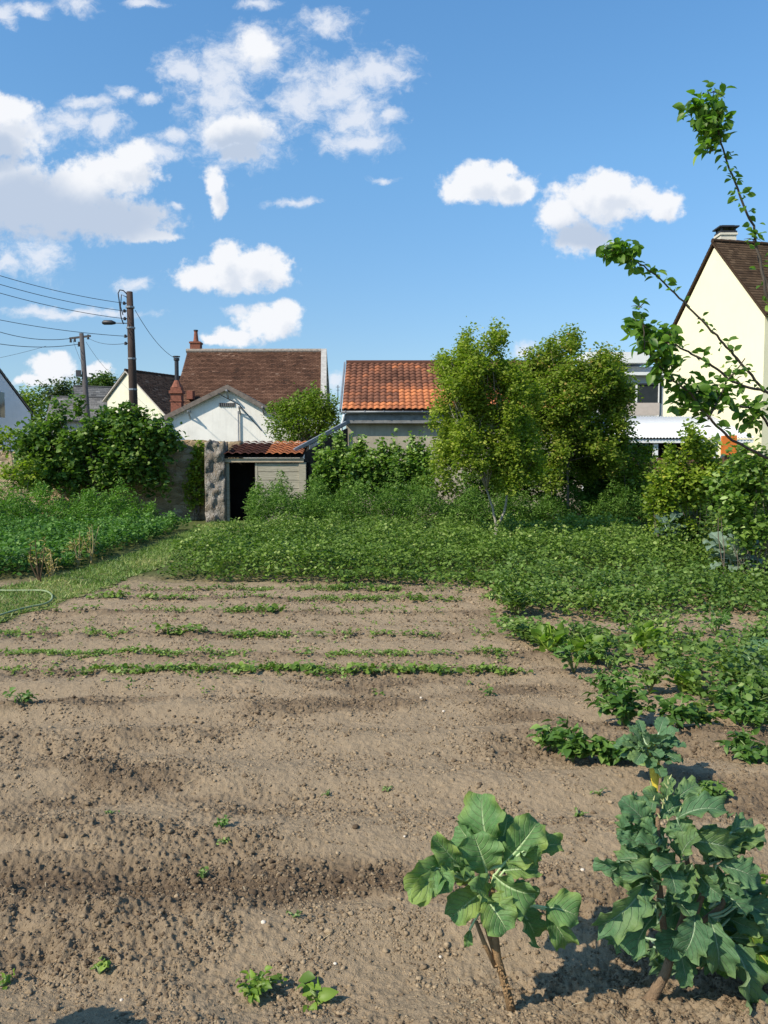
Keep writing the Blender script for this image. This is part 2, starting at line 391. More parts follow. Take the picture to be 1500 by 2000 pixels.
DARKIN = simple('interior_shade', (.012, .011, .010), .95, .05, .3, 4, .1)  # near-black base colour paints in the shade behind openings
GLASS = simple('window_glass', (.03, .035, .04), .08, .6, .2, 2, .0)
BRICK = simple('red_brick', (.23, .090, .060), .9, .15, .35, 10, .4)
CABLE = simple('cable_sheath', (.035, .04, .05), .6, .3, .1, 3, 0)
ORANGEP = simple('orange_paint', (.62, .17, .03), .7, .25, .25, 8, .2)
CONC = simple('concrete', (.33, .31, .28), .9, .15, .3, 8, .3)
STALK = simple('tan_stalk', (.27, .17, .085), .8, .2, .4, 22, .5)
GREENSTEM = simple('green_stem', (.20, .27, .10), .6, .3, .3, 20, .1)
YSTEM = simple('yellow_stem', (.62, .50, .06), .5, .4, .25, 30, .1)
DRYSTEM = simple('dry_stem', (.42, .33, .16), .85, .15, .35, 20, .2)
HOSE = simple('hose_rubber', (.24, .30, .15), .5, .4, .15, 5, .05)
# ---------------------------------------------------------------- leaf scattering
# templates: y = along the leaf (0..1), x = across, z = up
def tpl(rows, fold=.12, droop=.15):
    v = []; f = []
    for (u, w) in rows:
        z = -droop*u*u
        v += [(-w, u, z+fold*w*2), (0, u, z), (w, u, z+fold*w*2)]
    for i in range(len(rows)-1):
        a = i*3; f += [(a, a+1, a+4, a+3), (a+1, a+2, a+5, a+4)]
    return np.array(v, float), np.array(f)
T_SMALL = tpl([(0, .04), (.45, .30), (1, .02)])
T_OVAL = tpl([(0, .05), (.3, .33), (.7, .30), (1, .02)])
T_ROUND = tpl([(0, .12), (.25, .42), (.65, .44), (1, .08)], .18, .2)
T_BLADE = tpl([(0, .035), (.5, .03), (1, .004)], 0, .35)
T_LONG = tpl([(0, .05), (.35, .16), (.7, .13), (1, .01)], .2, .35)
def frames(D, Nn):
    D = D/np.linalg.norm(D, axis=1, keepdims=True); X = np.cross(D, Nn); X /= np.linalg.norm(X, axis=1, keepdims=True)+1e-9
    Z = np.cross(X, D); return np.stack([X, D, Z], axis=2)
def scatter(tp, pos, D, Nn, size, tint, wid=None):
    v, f = tp; n = len(pos); k = len(v)
    vv = np.broadcast_to(v, (n, k, 3))*size[:, None, None]
    if wid is not None: vv = vv*np.stack([wid, np.ones(n), np.ones(n)], 1)[:, None, :]
    Rm = frames(D, Nn); V = np.einsum('nij,nkj->nki', Rm, vv)+pos[:, None, :]
    Fc = (f[None]+(np.arange(n)*k)[:, None, None]).reshape(-1, f.shape[1])
    return V.reshape(-1, 3), Fc, np.repeat(tint, k)
def rdir(n, zlo=-.6, zhi=.8):
    a = rng.uniform(0, 2*math.pi, n); z = rng.uniform(zlo, zhi, n); h = np.sqrt(np.maximum(0, 1-z*z)); return np.stack([h*np.cos(a), h*np.sin(a), z], 1)
def rnorm(n, up=1.2):
    q = rng.normal(size=(n, 3))*.55; q[:, 2] += up; return q
def join(parts):
    Vs, Fs, Ts = [], [], []; o = 0
    for V, Fc, t in parts: Vs.append(V); Fs.append(Fc+o); Ts.append(t); o += len(V)
    return np.concatenate(Vs), np.concatenate(Fs), np.concatenate(Ts)
def crown(name, blobs, n, size, m, parent, tp=T_SMALL, twig=.22, per=9, shell=.55, up=1.0, zl=-.7, zh=.6, tone=None):
    """leaf clumps on many small twigs spread through ellipsoids (centre, radii)"""
    vol = np.array([r[0]*r[1]*r[2] for c, r in blobs])**.75; vol /= vol.sum()
    nt_ = max(1, n//per); which = rng.choice(len(blobs), nt_, p=vol)
    C_ = np.array([list(b[0]) for b in blobs])[which]; Rr = np.array([list(b[1]) for b in blobs])[which]
    d = rdir(nt_, -1, 1); rad = np.where(rng.random(nt_) < shell, rng.uniform(.75, 1.05, nt_), rng.uniform(.1, .9, nt_)**.5)
    tw = C_+d*Rr*rad[:, None]
    ttint = np.clip(rng.normal(.45, .22, nt_), 0, 1)
    if tone is not None: ttint = np.clip(ttint+tone(tw), 0, 1)
    td = d+rng.normal(size=(nt_, 3))*.5+np.array([0, 0, .45]); td /= np.linalg.norm(td, axis=1, keepdims=True)
    pos = np.repeat(tw, per, 0)+np.repeat(td, per, 0)*(rng.uniform(-.5, .5, nt_*per)*twig*1.6)[:, None]+rng.normal(size=(nt_*per, 3))*twig*.28
    k = len(pos); D = rdir(k, zl, zh)+np.repeat(td, per, 0)*.4
    V, Fc, t = scatter(tp, pos, D, rnorm(k, up), size*rng.uniform(.6, 1.25, k), np.clip(np.repeat(ttint, per)+rng.normal(0, .13, k), 0, 1))
    return link(name, np_mesh(name, V, Fc, {'tint': t}), m, parent)
def limb(mb, a, b, r0, r1, wob=.06, n=6, seg=7):
    a = Vector(a); b = Vector(b); L = (b-a).length; pts = []; rs = []
    o1 = Vector((random.gauss(0, 1), random.gauss(0, 1), random.gauss(0, .5)))*wob*L
    for i in range(n+1):
        t = i/n; pts.append(a.lerp(b, t)+o1*math.sin(t*math.pi)+Vector((random.gauss(0, 1), random.gauss(0, 1), 0))*wob*.15*L*(0 < i < n)); rs.append(r0+(r1-r0)*t)
    mb.tube(pts, rs, seg); return pts
def pb(px, py, rx, ry, Y, depth=None, dy=0):
    """an ellipsoid seen at the given place, standing Y metres away"""
    c = P(px, py, Y+dy); k = Y/F; return (c, (rx*k, (depth if depth else .8*(rx+ry)/2*k), ry*k))
# ================================================================= GROUND
def make_ground():
    ang = np.concatenate([np.radians(np.linspace(-38, 38, 1280)), np.radians(np.linspace(38, 322, 74)[1:])])[:-1]
    rad = np.concatenate([np.array([.02, .5, .9]), np.exp(np.linspace(math.log(1.2), math.log(13), 1280)), np.exp(np.linspace(math.log(13), math.log(1200), 70))[1:]])
    A, Rr = np.meshgrid(ang, rad); X = Rr*np.sin(A); Y = Rr*np.cos(A); H = ground_h(X, Y)
    na = len(ang); nr = len(rad)
    V = np.stack([X, Y, H], 2).reshape(-1, 3); i = np.arange(nr-1)[:, None]*na; j = np.arange(na)[None]
    a = i+j; b = i+(j+1) % na; Fc = np.stack([a, a+na, b+na, b], 2).reshape(-1, 4)
    x = V[:, 0]; y = V[:, 1]; c = cloddy(x, y)
    moist = np.clip((.50+.35*smooth(.45, .65, fbm(x*.8, y*2.2, 3, 15)))*c*(.55+.45*smooth(2.2, 3.6, y))+.5*(fbm(x*3, y*5, 3, 90)-.5)-.10, 0, 1)
    moist = np.clip(moist+.75*np.exp(-((y-3.16-.04*np.sin(x*2))/.16)**2)*smooth(.35, -.2, x)*smooth(-2.4, -1.2, x), 0, 1)
    r = np.hypot(x, y); veg = np.maximum(smooth(10.8, 12.5, y+.4*(fbm(x, y, 2, 3)-.5)), in_path(x, y)*.8); veg = np.maximum(veg, smooth(20, 26, r))
    me = np_mesh('ground', V, Fc, {'moist': moist, 'veg': veg}, smooth_=True)
    tag(link('ground', me, SOIL), kind='structure')
make_ground()
def make_clods():
    parts = []; n = 145000
    r = np.exp(rng.uniform(math.log(1.9), math.log(11.4), n*5)); a = np.radians(rng.uniform(-36, 36, n*5)); x = r*np.sin(a); y = r*np.cos(a)
    c = cloddy(x, y); loc = fbm(x*7, y*7, 2, 61); keep = (rng.random(n*5) < (.36+.64*c**1.3)*(.25+1.6*smooth(.4, .65, loc))) & (in_path(x, y) < .2); x = x[keep][:n]; y = y[keep][:n]; c = c[keep][:n]; n = len(x)
    size = np.clip(np.exp(rng.normal(math.log(.0034), .52, n)), .0016, .0135)*np.clip(.55+y*.12, .8, 1.7)
    z = ground_h(x, y)
    for k in range(6):
        bm = bmesh.new(); bmesh.ops.create_icosphere(bm, subdivisions=1 if k < 4 else 2, radius=1); bv = np.array([v.co[:] for v in bm.verts]); bf = np.array([[l.index for l in f.verts] for f in bm.faces]); bm.free()
        nz = np.array([mnoise.noise(Vector(v)*1.6+Vector((k*9+.3, 0, 0))) for v in bv])+.6*np.array([mnoise.noise(Vector(v)*3.7+Vector((k*5, 3, 0))) for v in bv])
        tv = bv*(1+.75*nz[:, None])*np.array([1.05, .85, .66])
        big_ = size > .0105; sel = (big_ & (np.arange(n) % 2 == k-4)) if k > 3 else (~big_ & (np.arange(n) % 4 == k)); m = int(sel.sum())
        if not m: continue
        pos = np.stack([x, y, z], 1)[sel]; pos[:, 2] += size[sel]*.15
        D = rdir(m, -.35, .35); Nn = np.tile([0, 0, 1.], (m, 1))+rng.normal(0, .25, (m, 3)); parts.append(scatter((tv, bf), pos, D, Nn, size[sel], np.clip(rng.normal(.52, .26, m)-.30*c[sel]+.1, 0, 1)))
    V, Fc, t = join(parts)
    tag(link('soil_clods', np_mesh('soil_clods', V, Fc, {'tint': t}), CLOD), 'crumbly brown earth clods strewn over the dug bed', 'soil clods', kind='stuff')
make_clods()
def make_path():
    ys = np.linspace(8.1, 23.2, 220); V = []; m = 14
    for y in ys:
        a, b = path_x(y)
        for j in range(m+1):
            x = a+(b-a)*j/m+ (.07*math.sin(y*7)+.05*math.sin(y*17)+.04*math.sin(y*29+1))*(1 if j in (0, m) else 0); V.append((x, y, 0))
    V = np.array(V); V[:, 2] = ground_h(V[:, 0], V[:, 1])+.012
    i = np.arange(219)[:, None]*(m+1); j = np.arange(m)[None]; a = i+j; Fc = np.stack([a, a+1, a+m+2, a+m+1], 2).reshape(-1, 4)
    def fn(t, o):
        s = T(t); g = s.n('NewGeometry').outputs['Position']; n = s.noise(3, 5, .6, g); n2 = s.noise(40, 4, .7, g)
        c = s.ramp(n, [(.3, (.10, .125, .03)), (.7, (.21, .205, .075))]); c = s.mix(s.math('MULTIPLY', n2, .6), c, (.30, .25, .13)); s.pbr(o, c, .95, .1, s.bump(n2, .6, .02))
    tag(link('path', np_mesh('path', V, Fc, smooth_=True), mat('path_turf', fn)), kind='structure')
    n = 26000; y = 8.3+(23-8.3)*rng.random(n)**1.3; a, b = path_x(y); x = a-.05+(b-a+.1)*rng.random(n)
    pos = np.stack([x, y, ground_h(x, y)+.008], 1); D = rdir(n, .25, 1.0)
    patch = fbm(x*1.5, y*1.5, 3, 44)
    V, Fc, t = scatter(T_BLADE, pos, D, rnorm(n, .3), rng.uniform(.03, .085, n), np.clip(patch*1.7-.4+rng.normal(0, .2, n), 0, 1), np.full(n, 2.2))
    G = leafmat('grass_blade', (.075, .145, .02), (.165, .245, .05), (.36, .36, .13), .2)
    tag(link('grass', np_mesh('grass', V, Fc, {'tint': t}), G), 'short worn grass covering the diagonal garden path', 'grass', kind='stuff')
make_path()
# ================================================================= BEDS (uncountable crops)
def bed(name, label, cat, poly, hfun, dens, size, m, tp=T_OVAL, zh=.7, tonef=None, mound=None):
    xs = [p[0] for p in poly]; ys = [p[1] for p in poly]; A = (max(xs)-min(xs))*(max(ys)-min(ys)); n = int(A*dens)
    x = rng.uniform(min(xs), max(xs), n); y = rng.uniform(min(ys), max(ys), n); ins = np.zeros(n, bool); k = len(poly)
    jx = x+.25*(fbm(x*1.7, y*1.7, 3, 51)-.5)*2; jy = y+.25*(fbm(x*1.7, y*1.7, 3, 52)-.5)*2
    for i in range(k):
        x0, y0 = poly[i]; x1, y1 = poly[(i+1) % k]
        c = ((y0 > jy) != (y1 > jy)) & (jx < (x1-x0)*(jy-y0)/(y1-y0+1e-12)+x0); ins ^= c
    x = x[ins]; y = y[ins]; n = len(x)
    lump = fbm(x*1.9, y*2.4, 3, 71); H = hfun(x, y)*(.30+1.35*lump)
    # each plant is a mound: leaves gather round plant centres
    cell = np.clip(vn(x*3.0, y*3.0, 81)*.75+vn(x*6.5, y*6.5, 82)*.35, 0, 1); keep = rng.random(n) < (.18+1.15*cell)
    if mound is not None: keep &= rng.random(n) < mound(x, y)
    x = x[keep]; y = y[keep]; H = H[keep]; lump = lump[keep]; cell = cell[keep]; n = len(x)
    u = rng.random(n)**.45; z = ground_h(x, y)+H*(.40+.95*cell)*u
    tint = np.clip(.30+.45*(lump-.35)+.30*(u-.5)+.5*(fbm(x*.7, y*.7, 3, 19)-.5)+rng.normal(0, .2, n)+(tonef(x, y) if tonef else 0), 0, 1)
    D = rdir(n, -.5, zh); V, Fc, t = scatter(tp, np.stack([x, y, z], 1), D, rnorm(n, 1.0), size*rng.uniform(.6, 1.3, n), tint)
    o = link(name, np_mesh(name, V, Fc, {'tint': t}), m); tag(o, label, cat, kind='stuff'); return o
POT = leafmat('potato_leaf', (.034, .080, .012), (.155, .240, .038), (.34, .40, .13), .28, .6, .25)
POT2 = leafmat('left_bed_leaf', (.028, .085, .014), (.115, .235, .042), (.22, .33, .09), .28, .6, .25)
FEATH = leafmat('feathery_leaf', (.040, .095, .014), (.125, .220, .038), (.22, .32, .08), .32, .7, .2)
WEED = leafmat('weed_leaf', (.055, .105, .016), (.155, .245, .050), (.28, .34, .10), .3)
def wp(*pts): return [tuple(gp(*p)[:2]) for p in pts]
main = wp((300,1133),(950,1150),(975,1195),(1100,1215),(1560,1190))+[(12.5, 17.0), (-2.8, 18.4), (-3.15, 16.6)]
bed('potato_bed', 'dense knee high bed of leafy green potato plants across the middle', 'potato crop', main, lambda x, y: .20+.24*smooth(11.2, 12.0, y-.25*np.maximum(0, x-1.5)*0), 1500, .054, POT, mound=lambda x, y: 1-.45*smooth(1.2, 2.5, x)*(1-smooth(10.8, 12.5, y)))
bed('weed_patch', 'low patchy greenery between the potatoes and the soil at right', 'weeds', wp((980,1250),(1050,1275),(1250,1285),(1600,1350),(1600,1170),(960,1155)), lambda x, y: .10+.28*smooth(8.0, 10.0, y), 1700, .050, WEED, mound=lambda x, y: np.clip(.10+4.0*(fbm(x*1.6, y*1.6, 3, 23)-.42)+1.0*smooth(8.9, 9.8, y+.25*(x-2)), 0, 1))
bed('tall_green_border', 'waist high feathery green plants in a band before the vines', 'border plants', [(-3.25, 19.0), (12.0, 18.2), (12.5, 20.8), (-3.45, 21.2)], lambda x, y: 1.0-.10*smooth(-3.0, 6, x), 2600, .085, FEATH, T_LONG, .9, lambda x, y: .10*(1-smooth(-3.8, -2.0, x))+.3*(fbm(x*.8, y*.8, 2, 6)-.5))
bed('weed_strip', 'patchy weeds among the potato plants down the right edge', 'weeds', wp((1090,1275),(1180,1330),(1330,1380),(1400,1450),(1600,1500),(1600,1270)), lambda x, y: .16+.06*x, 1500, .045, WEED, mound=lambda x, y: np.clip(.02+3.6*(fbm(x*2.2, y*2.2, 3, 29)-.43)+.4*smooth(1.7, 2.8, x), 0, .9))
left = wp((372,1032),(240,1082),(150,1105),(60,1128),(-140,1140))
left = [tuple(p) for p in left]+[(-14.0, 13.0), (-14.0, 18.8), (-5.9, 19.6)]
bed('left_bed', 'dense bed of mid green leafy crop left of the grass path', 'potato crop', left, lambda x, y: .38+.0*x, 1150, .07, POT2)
bed('feathery_row', 'bright green feathery row along the back of the left bed', 'border plants', [(-15, 19.0), (-6.2, 19.8), (-5.8, 21.3), (-15, 21.6)], lambda x, y: .88-.32*smooth(-8, -6, x), 2600, .085, leafmat('bright_feathery', (.045, .12, .014), (.14, .27, .035), (.24, .37, .08), .32), T_LONG, 1.0)
# ================================================================= BUILDINGS
def tiles(name, O, U, V, w, e, m, parent, amp=0.0, lift=.02, tone=None, seed=3, jitter=.2):
    """courses of single tiles over the roof plane O + U + V"""
    O = Vector(O); U = Vector(U); V = Vector(V); Lu = U.length; Lv = V.length; u = U/Lu; v = V/Lv; nn = u.cross(v).normalized()
    if nn.z < 0: nn = -nn
    nu = max(1, int(Lu/w)); nv = max(1, int(Lv/e)); w = Lu/nu; e = Lv/nv; vs = []; fs = []; ts = []; rr = random.Random(seed)
    prof = [(0, 0), (.2, .35), (.45, 1), (.7, .9), (.88, .2), (1, 0)] if amp else [(0, 0), (1, 0)]
    for j in range(nv):
        off = (j % 2)*.5*w if not amp else 0
        for i in range(nu+(1 if off else 0)):
            x0 = max(0, i*w-off); x1 = min(Lu, (i+1)*w-off)
            if x1-x0 < .01: continue
            tn = rr.gauss(0, jitter)+(tone(i/nu, j/nv) if tone else .5); n = len(vs); dz = rr.uniform(0, .006)
            for (k, (a, b)) in enumerate(prof):
                for t_, (s_, l_) in enumerate(((j*e-.03, lift), (j*e+e, .002))):
                    vs.append(tuple(O+u*(x0+(x1-x0)*a*(.97 if not amp else 1))+v*s_+nn*(l_+b*amp+dz+.012))); ts.append(tn)
            for k in range(len(prof)-1): a = n+k*2; fs.append((a, a+2, a+3, a+1))
            # butt end of the tile
            for k in range(len(prof)-1):
                a = n+k*2; q = len(vs); vs.append(tuple(Vector(vs[a])-nn*.02)); vs.append(tuple(Vector(vs[a+2])-nn*.02)); ts += [tn, tn]; fs.append((a, q, q+1, a+2))
    vs = np.array(vs); fs = np.array(fs); return link(name, np_mesh(name, vs, fs, {'tint': np.clip(ts, 0, 1)}), m, parent)
def gable_house(name, label, apex, rd, hw, T_, L, wallm, roofm, parent_group=None, over=.25, tw=.2, te=.16, base=0, cat='house', vergem=None, hl=None, tone=None):
    """apex = front top of the gable; rd = unit ridge direction leading away from that gable"""
    apex = Vector(apex); rd = Vector((*rd, 0)).normalized(); g = Vector((rd.y, -rd.x, 0)); hl = hl or hw
    root = empty(name, (apex.x, apex.y, base)); tag(root, label, cat)
    A = apex-Vector((0, 0, .12)); l = A-g*hl-Vector((0, 0, T_*hl)); r = A+g*hw-Vector((0, 0, T_*hw)); lb = Vector((l.x, l.y, base)); rb = Vector((r.x, r.y, base))
    MB().prism([lb, rb, r, A, l], rd*L).build('wall', wallm, root)
    st = MB()
    roofs = []
    for sgn, hh in ((-1, hl), (1, hw)):
        e0 = apex+g*sgn*(hh+over)-Vector((0, 0, T_*(hh+over))); p = [apex-rd*over*.6, e0-rd*over*.6, e0+rd*(L+over*.6), apex+rd*(L+over*.6)]
        mb = MB(); mb.prism(p, (0, 0, .09)); rp = mb.build('roof', vergem or roofm, root)
        O = p[1]+Vector((0, 0, .1)); tiles('tile_courses', O, p[2]-p[1], p[0]-p[1], tw, te, roofm, rp, seed=len(name)+sgn, tone=tone)
        roofs.append(rp)
    a = apex+Vector((0, 0, .14)); rt = MB(); q = a-rd*over*.6; k = int((L+over)/.35)
    for i in range(k): rt.tube([q+rd*(i*.35), q+rd*(i*.35+.36)], [.10, .085], 8)
    rt.build('ridge_tiles', roofm, root)
    return root
# --- yellow house at right
yd = (.978, .21); ya = P(1395, 478, 31)
yh = gable_house('yellow_house', 'pale yellow rendered house with steep dark brown tiled roof at right', ya, yd, 3.0, 1.04, 9, YELLOWW, DKBROWN, over=.14, hl=3.3)
def chimney(parent, c, w, d, z0, z1, m, cap, capm):
    mb = MB().box((c.x-w/2, c.y-d/2, z0), (c.x+w/2, c.y+d/2, z1)); mb.box((c.x-w/2-.04, c.y-d/2-.04, z1-.1), (c.x+w/2+.04, c.y+d/2+.04, z1-.02)); ch = mb.build('chimney', m, parent)
    if cap == 'hood':
        mb = MB()
        for sx in (-1, 1):
            for sy in (-1, 1): mb.box((c.x+sx*w*.42-.03, c.y+sy*d*.42-.03, z1), (c.x+sx*w*.42+.03, c.y+sy*d*.42+.03, z1+.20))
        mb.box((c.x-w/2-.02, c.y-d/2-.02, z1), (c.x+w/2+.02, c.y+d/2+.02, z1+.06)); t = c+Vector((0, 0, 0))
        mb.box((c.x-w/2-.08, c.y-d/2-.08, z1+.19), (c.x+w/2+.08, c.y+d/2+.08, z1+.24)); mb.box((c.x-w/2+.06, c.y-d/2+.06, z1+.242), (c.x+w/2-.06, c.y+d/2-.06, z1+.29))
        mb.build('chimney_cap', capm, ch)
    elif cap == 'pot':
        MB().tube([(c.x, c.y, z1), (c.x, c.y, z1+.12), (c.x, c.y, z1+.5), (c.x, c.y, z1+.55)], [w*.3, w*.24, w*.17, w*.2], 12).build('chimney_pot', m, ch)
        MB().tube([(c.x, c.y, z1+.56), (c.x, c.y, z1+.62)], [w*.22, w*.22], 12).build('chimney_cap', capm, ch)
    return ch
cc = P(1417, 470, 31.6)
chimney(yh, cc, .60, .55, ya.z-.5, ya.z+.56, simple('cream_paint', (.62, .58, .48), .8, .2, .1), 'hood', DARKM)
g_ = Vector((.21, -.978, 0)); nrm = Vector((-.978, -.21, 0))
MB().tube([P(1424, 565, 30.9)+nrm*.10, P(1421, 640, 30.9)+nrm*.10], .03, 8).build('vent_pipe', simple('pale_pipe', (.60, .55, .36), .6, .3, .1), yh)
# --- modern white building behind
def facade(name, label, x0, x1, Y, top, depth, m, cat='building'):
    a = P(x0, top, Y); b = P(x1, top, Y); r = empty(name, ((a.x+b.x)/2, Y, 0)); tag(r, label, cat)
    MB().box((a.x, Y, 0), (b.x, Y+depth, a.z)).build('wall', m, r); return r
wb = facade('white_building', 'white flat roofed building with balcony glimpsed behind the olive trees', 1150, 1330, 42, 716, 8, simple('pale_render', (.50, .50, .50), .85, .2, .1))
def fbox(parent, name, m, x0, y0, x1, y1, Y, proud, depth=.1):
    a = P(x0, y1, Y); b = P(x1, y0, Y); return MB().box((a.x, Y-proud, a.z), (b.x, Y-proud+depth, b.z)).build(name, m, parent)
fbox(wb, 'roof_edge', WHITEP, 1140, 690, 1262, 711, 42, .5, 2.0)
fbox(wb, 'roof_edge', WHITEP, 1170, 728, 1300, 734, 42, .35, .4)
wn = fbox(wb, 'window', GLASS, 1212, 752, 1292, 787, 42, .04, .06); fbox(wn, 'window_frame', WHITEP, 1240, 752, 1244, 787, 42, .09, .04); fbox(wn, 'window_frame', DARKM, 1210, 749, 1294, 752, 42, .09, .04)
fbox(wb, 'balcony_panel', simple('rosy_panel', (.55, .47, .42), .8, .2, .1), 1214, 789, 1278, 812, 42, .8, .12)
fbox(wb, 'downpipe', WHITEP, 1283, 740, 1287, 860, 42, .12, .1)
# --- veranda with white corrugated roof
ver = empty('veranda', (8.5, 27, 0)); tag(ver, 'open veranda with white corrugated roof in front of the yellow house', 'veranda')
def veranda():
    a = P(1192, 858, 26); b = P(1462, 856, 26); bz = P(1250, 813, 29).z; n = 90; V = []; Fc = []
    for i in range(n+1):
        t = i/n
        for (yy, zz, xo) in ((25.8, a.z+.05, 0), (29.2, bz, .3)):
            V.append((a.x-.1+(b.x-a.x+.2)*t, yy, zz+.022*math.cos(i*math.pi)))
    for i in range(n): Fc.append((2*i, 2*i+2, 2*i+3, 2*i+1))
    o = link('roof_sheet', np_mesh('roof_sheet', np.array(V), np.array(Fc)), WHITEP, ver); md = o.modifiers.new('solid', 'SOLIDIFY'); md.thickness = .015
    MB().box((a.x-.1, 25.86, a.z-.12), (b.x+.1, 25.96, a.z-.01)).build('fascia_beam', WHITEP, ver)
    for px in (1200, 1281, 1398, 1455):
        p = P(px, 860, 26); MB().box((p.x-.07, 25.98, 0), (p.x+.07, 26.1, a.z-.12)).build('post', WHITEP, ver)
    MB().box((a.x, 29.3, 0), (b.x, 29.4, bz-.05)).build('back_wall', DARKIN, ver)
    for px, q in ((1300, 1322), (1335, 1352)): 
        p = P(px, 882, 28); r = P(q, 882, 28); MB().box((p.x, 28, p.z-.04), (r.x, 28.3, p.z+.05)).build('shelf', WHITEP, ver)
veranda()
# --- fence of brown boards
fen = empty('board_fence', (9, 22.5, 0)); tag(fen, 'brown upright board fence standing behind the hedge at right', 'fence')
def boards():
    mb = MB(); a = P(1190, 890, 23).x; b = P(1540, 890, 23).x; x = a; top = P(1300, 893, 23).z
    while x < b:
        mb.box((x, 23+random.uniform(0, .01), .05), (x+.115, 23.03, top+random.uniform(-.04, .03))); x += .125
    mb.build('boards', FENCEW, fen)
    for z in (.4, top-.25): MB().box((a, 23.035, z), (b, 23.09, z+.08)).build('rail', FENCEW, fen)
boards()
# --- orange board
def orange_board():
    r = empty('garden_sign_board', P(1424, 900, 17)); tag(r, 'weathered orange wooden board on a post near the veranda', 'board')
    a = P(1409, 888, 17); b = P(1440, 850, 17)
    MB().prism([(a.x, 17, a.z), (b.x, 17, a.z-.03), (b.x, 17, b.z), (a.x, 17, b.z-.01)], (0, .05, 0)).build('panel', ORANGEP, r, bevel=.008)
    MB().box((a.x+.12, 17.06, 0), (a.x+.2, 17.13, a.z+.3)).build('post', FENCEW, r)
orange_board()
# --- long house with orange pantiles
oh = empty('orange_roof_house', (2, 27, 0)); tag(oh, 'low beige rendered house with mossy orange clay tiled roof', 'house')
def orange_house():
    Y = 26.0; eL = P(668, 801, Y); rL = P(684, 711, Y+3.1); xr = 6.5
    wl = P(676, 820, Y+.3).x
    MB().prism([(wl, Y+.3, 0), (wl, Y+5.9, 0), (wl, Y+5.9, eL.z-.05), (wl, Y+3.1, rL.z-.2), (wl, Y+.3, eL.z-.05)], (xr-wl, 0, 0)).build('wall', BEIGEW, oh)
    rf = MB(); V = Vector((0, 3.1, rL.z-eL.z))
    rf.prism([(eL.x, Y, eL.z), (eL.x, Y+3.1, rL.z), (eL.x, Y+3.1, rL.z-.1), (eL.x, Y, eL.z-.1)], (xr+.2-eL.x, 0, 0))
    rf.prism([(eL.x, Y+6.2, eL.z), (eL.x, Y+3.1, rL.z), (eL.x, Y+3.1, rL.z-.1), (eL.x, Y+6.2, eL.z-.1)], (xr+.2-eL.x, 0, 0))
    ro = rf.build('roof', ORANGE, oh)
    def tone(u, v):
        n = mnoise.noise(Vector((u*7, v*4, 1)))*.45
        return .43+n+(.48 if v < .36 and (u > .22 or v < .12) else 0)-.12*v
    tiles('tile_courses', eL+Vector((0, 0, .01)), (xr+.2-eL.x, 0, 0), V, .205, .235, ORANGE, ro, amp=.045, lift=.04, tone=tone, jitter=.13)
    mb = MB(); x = eL.x
    while x < xr: mb.tube([(x, Y+3.1, rL.z+.03), (x+.36, Y+3.1, rL.z+.045)], [.11, .095], 10); x += .34
    mb.build('ridge_tiles', ORANGE, oh)
    mb = MB(); y0 = Y-.02
    mb.beam((eL.x-.06, Y-.03, eL.z-.02), (eL.x-.06, Y+3.1, rL.z+.02), .05, .14); mb.build('verge_board', ZINC, oh)
    gx = P(866, 805, Y).x
    # half round gutter
    V_ = []; F_ = []; m = 9
    for i, x in enumerate((eL.x-.02, gx)):
        for j in range(m): a = math.pi*j/(m-1); V_.append((x, Y-.07-.075*math.cos(a), eL.z-.04-.075*math.sin(a)))
    for j in range(m-1): F_.append((j, j+1, m+j+1, m+j))
    go_ = link('gutter', np_mesh('gutter', np.array(V_), np.array(F_)), ZINC, oh); go_.modifiers.new('s', 'SOLIDIFY').thickness = .008
    for k in range(6): x = eL.x+.1+k*.62; MB().box((x, Y-.16, eL.z-.07), (x+.025, Y-.005, eL.z-.02)).build('gutter_bracket', ZINC, oh)
    MB().box((eL.x+.02, Y+.03, eL.z-.42), (gx, Y+.07, eL.z-.12)).build('fascia', simple('grey_board', (.20, .20, .195), .8, .2, .35, 5, .3), oh)
    MB().box((eL.x+.02, Y+.08, eL.z-.36), (xr, Y+.3, eL.z-.30)).build('soffit', simple('grey_board', (.2, .2, .2)), oh)
    MB().tube([(eL.x+.06, Y-.06, eL.z-.1), (eL.x+.06, Y-.04, eL.z-.22), (eL.x-.02, Y+.1, eL.z-.5), (eL.x-.02, Y+.1, eL.z-1.2)], .04, 10).build('downpipe', WHITEP, oh, True)
orange_house()
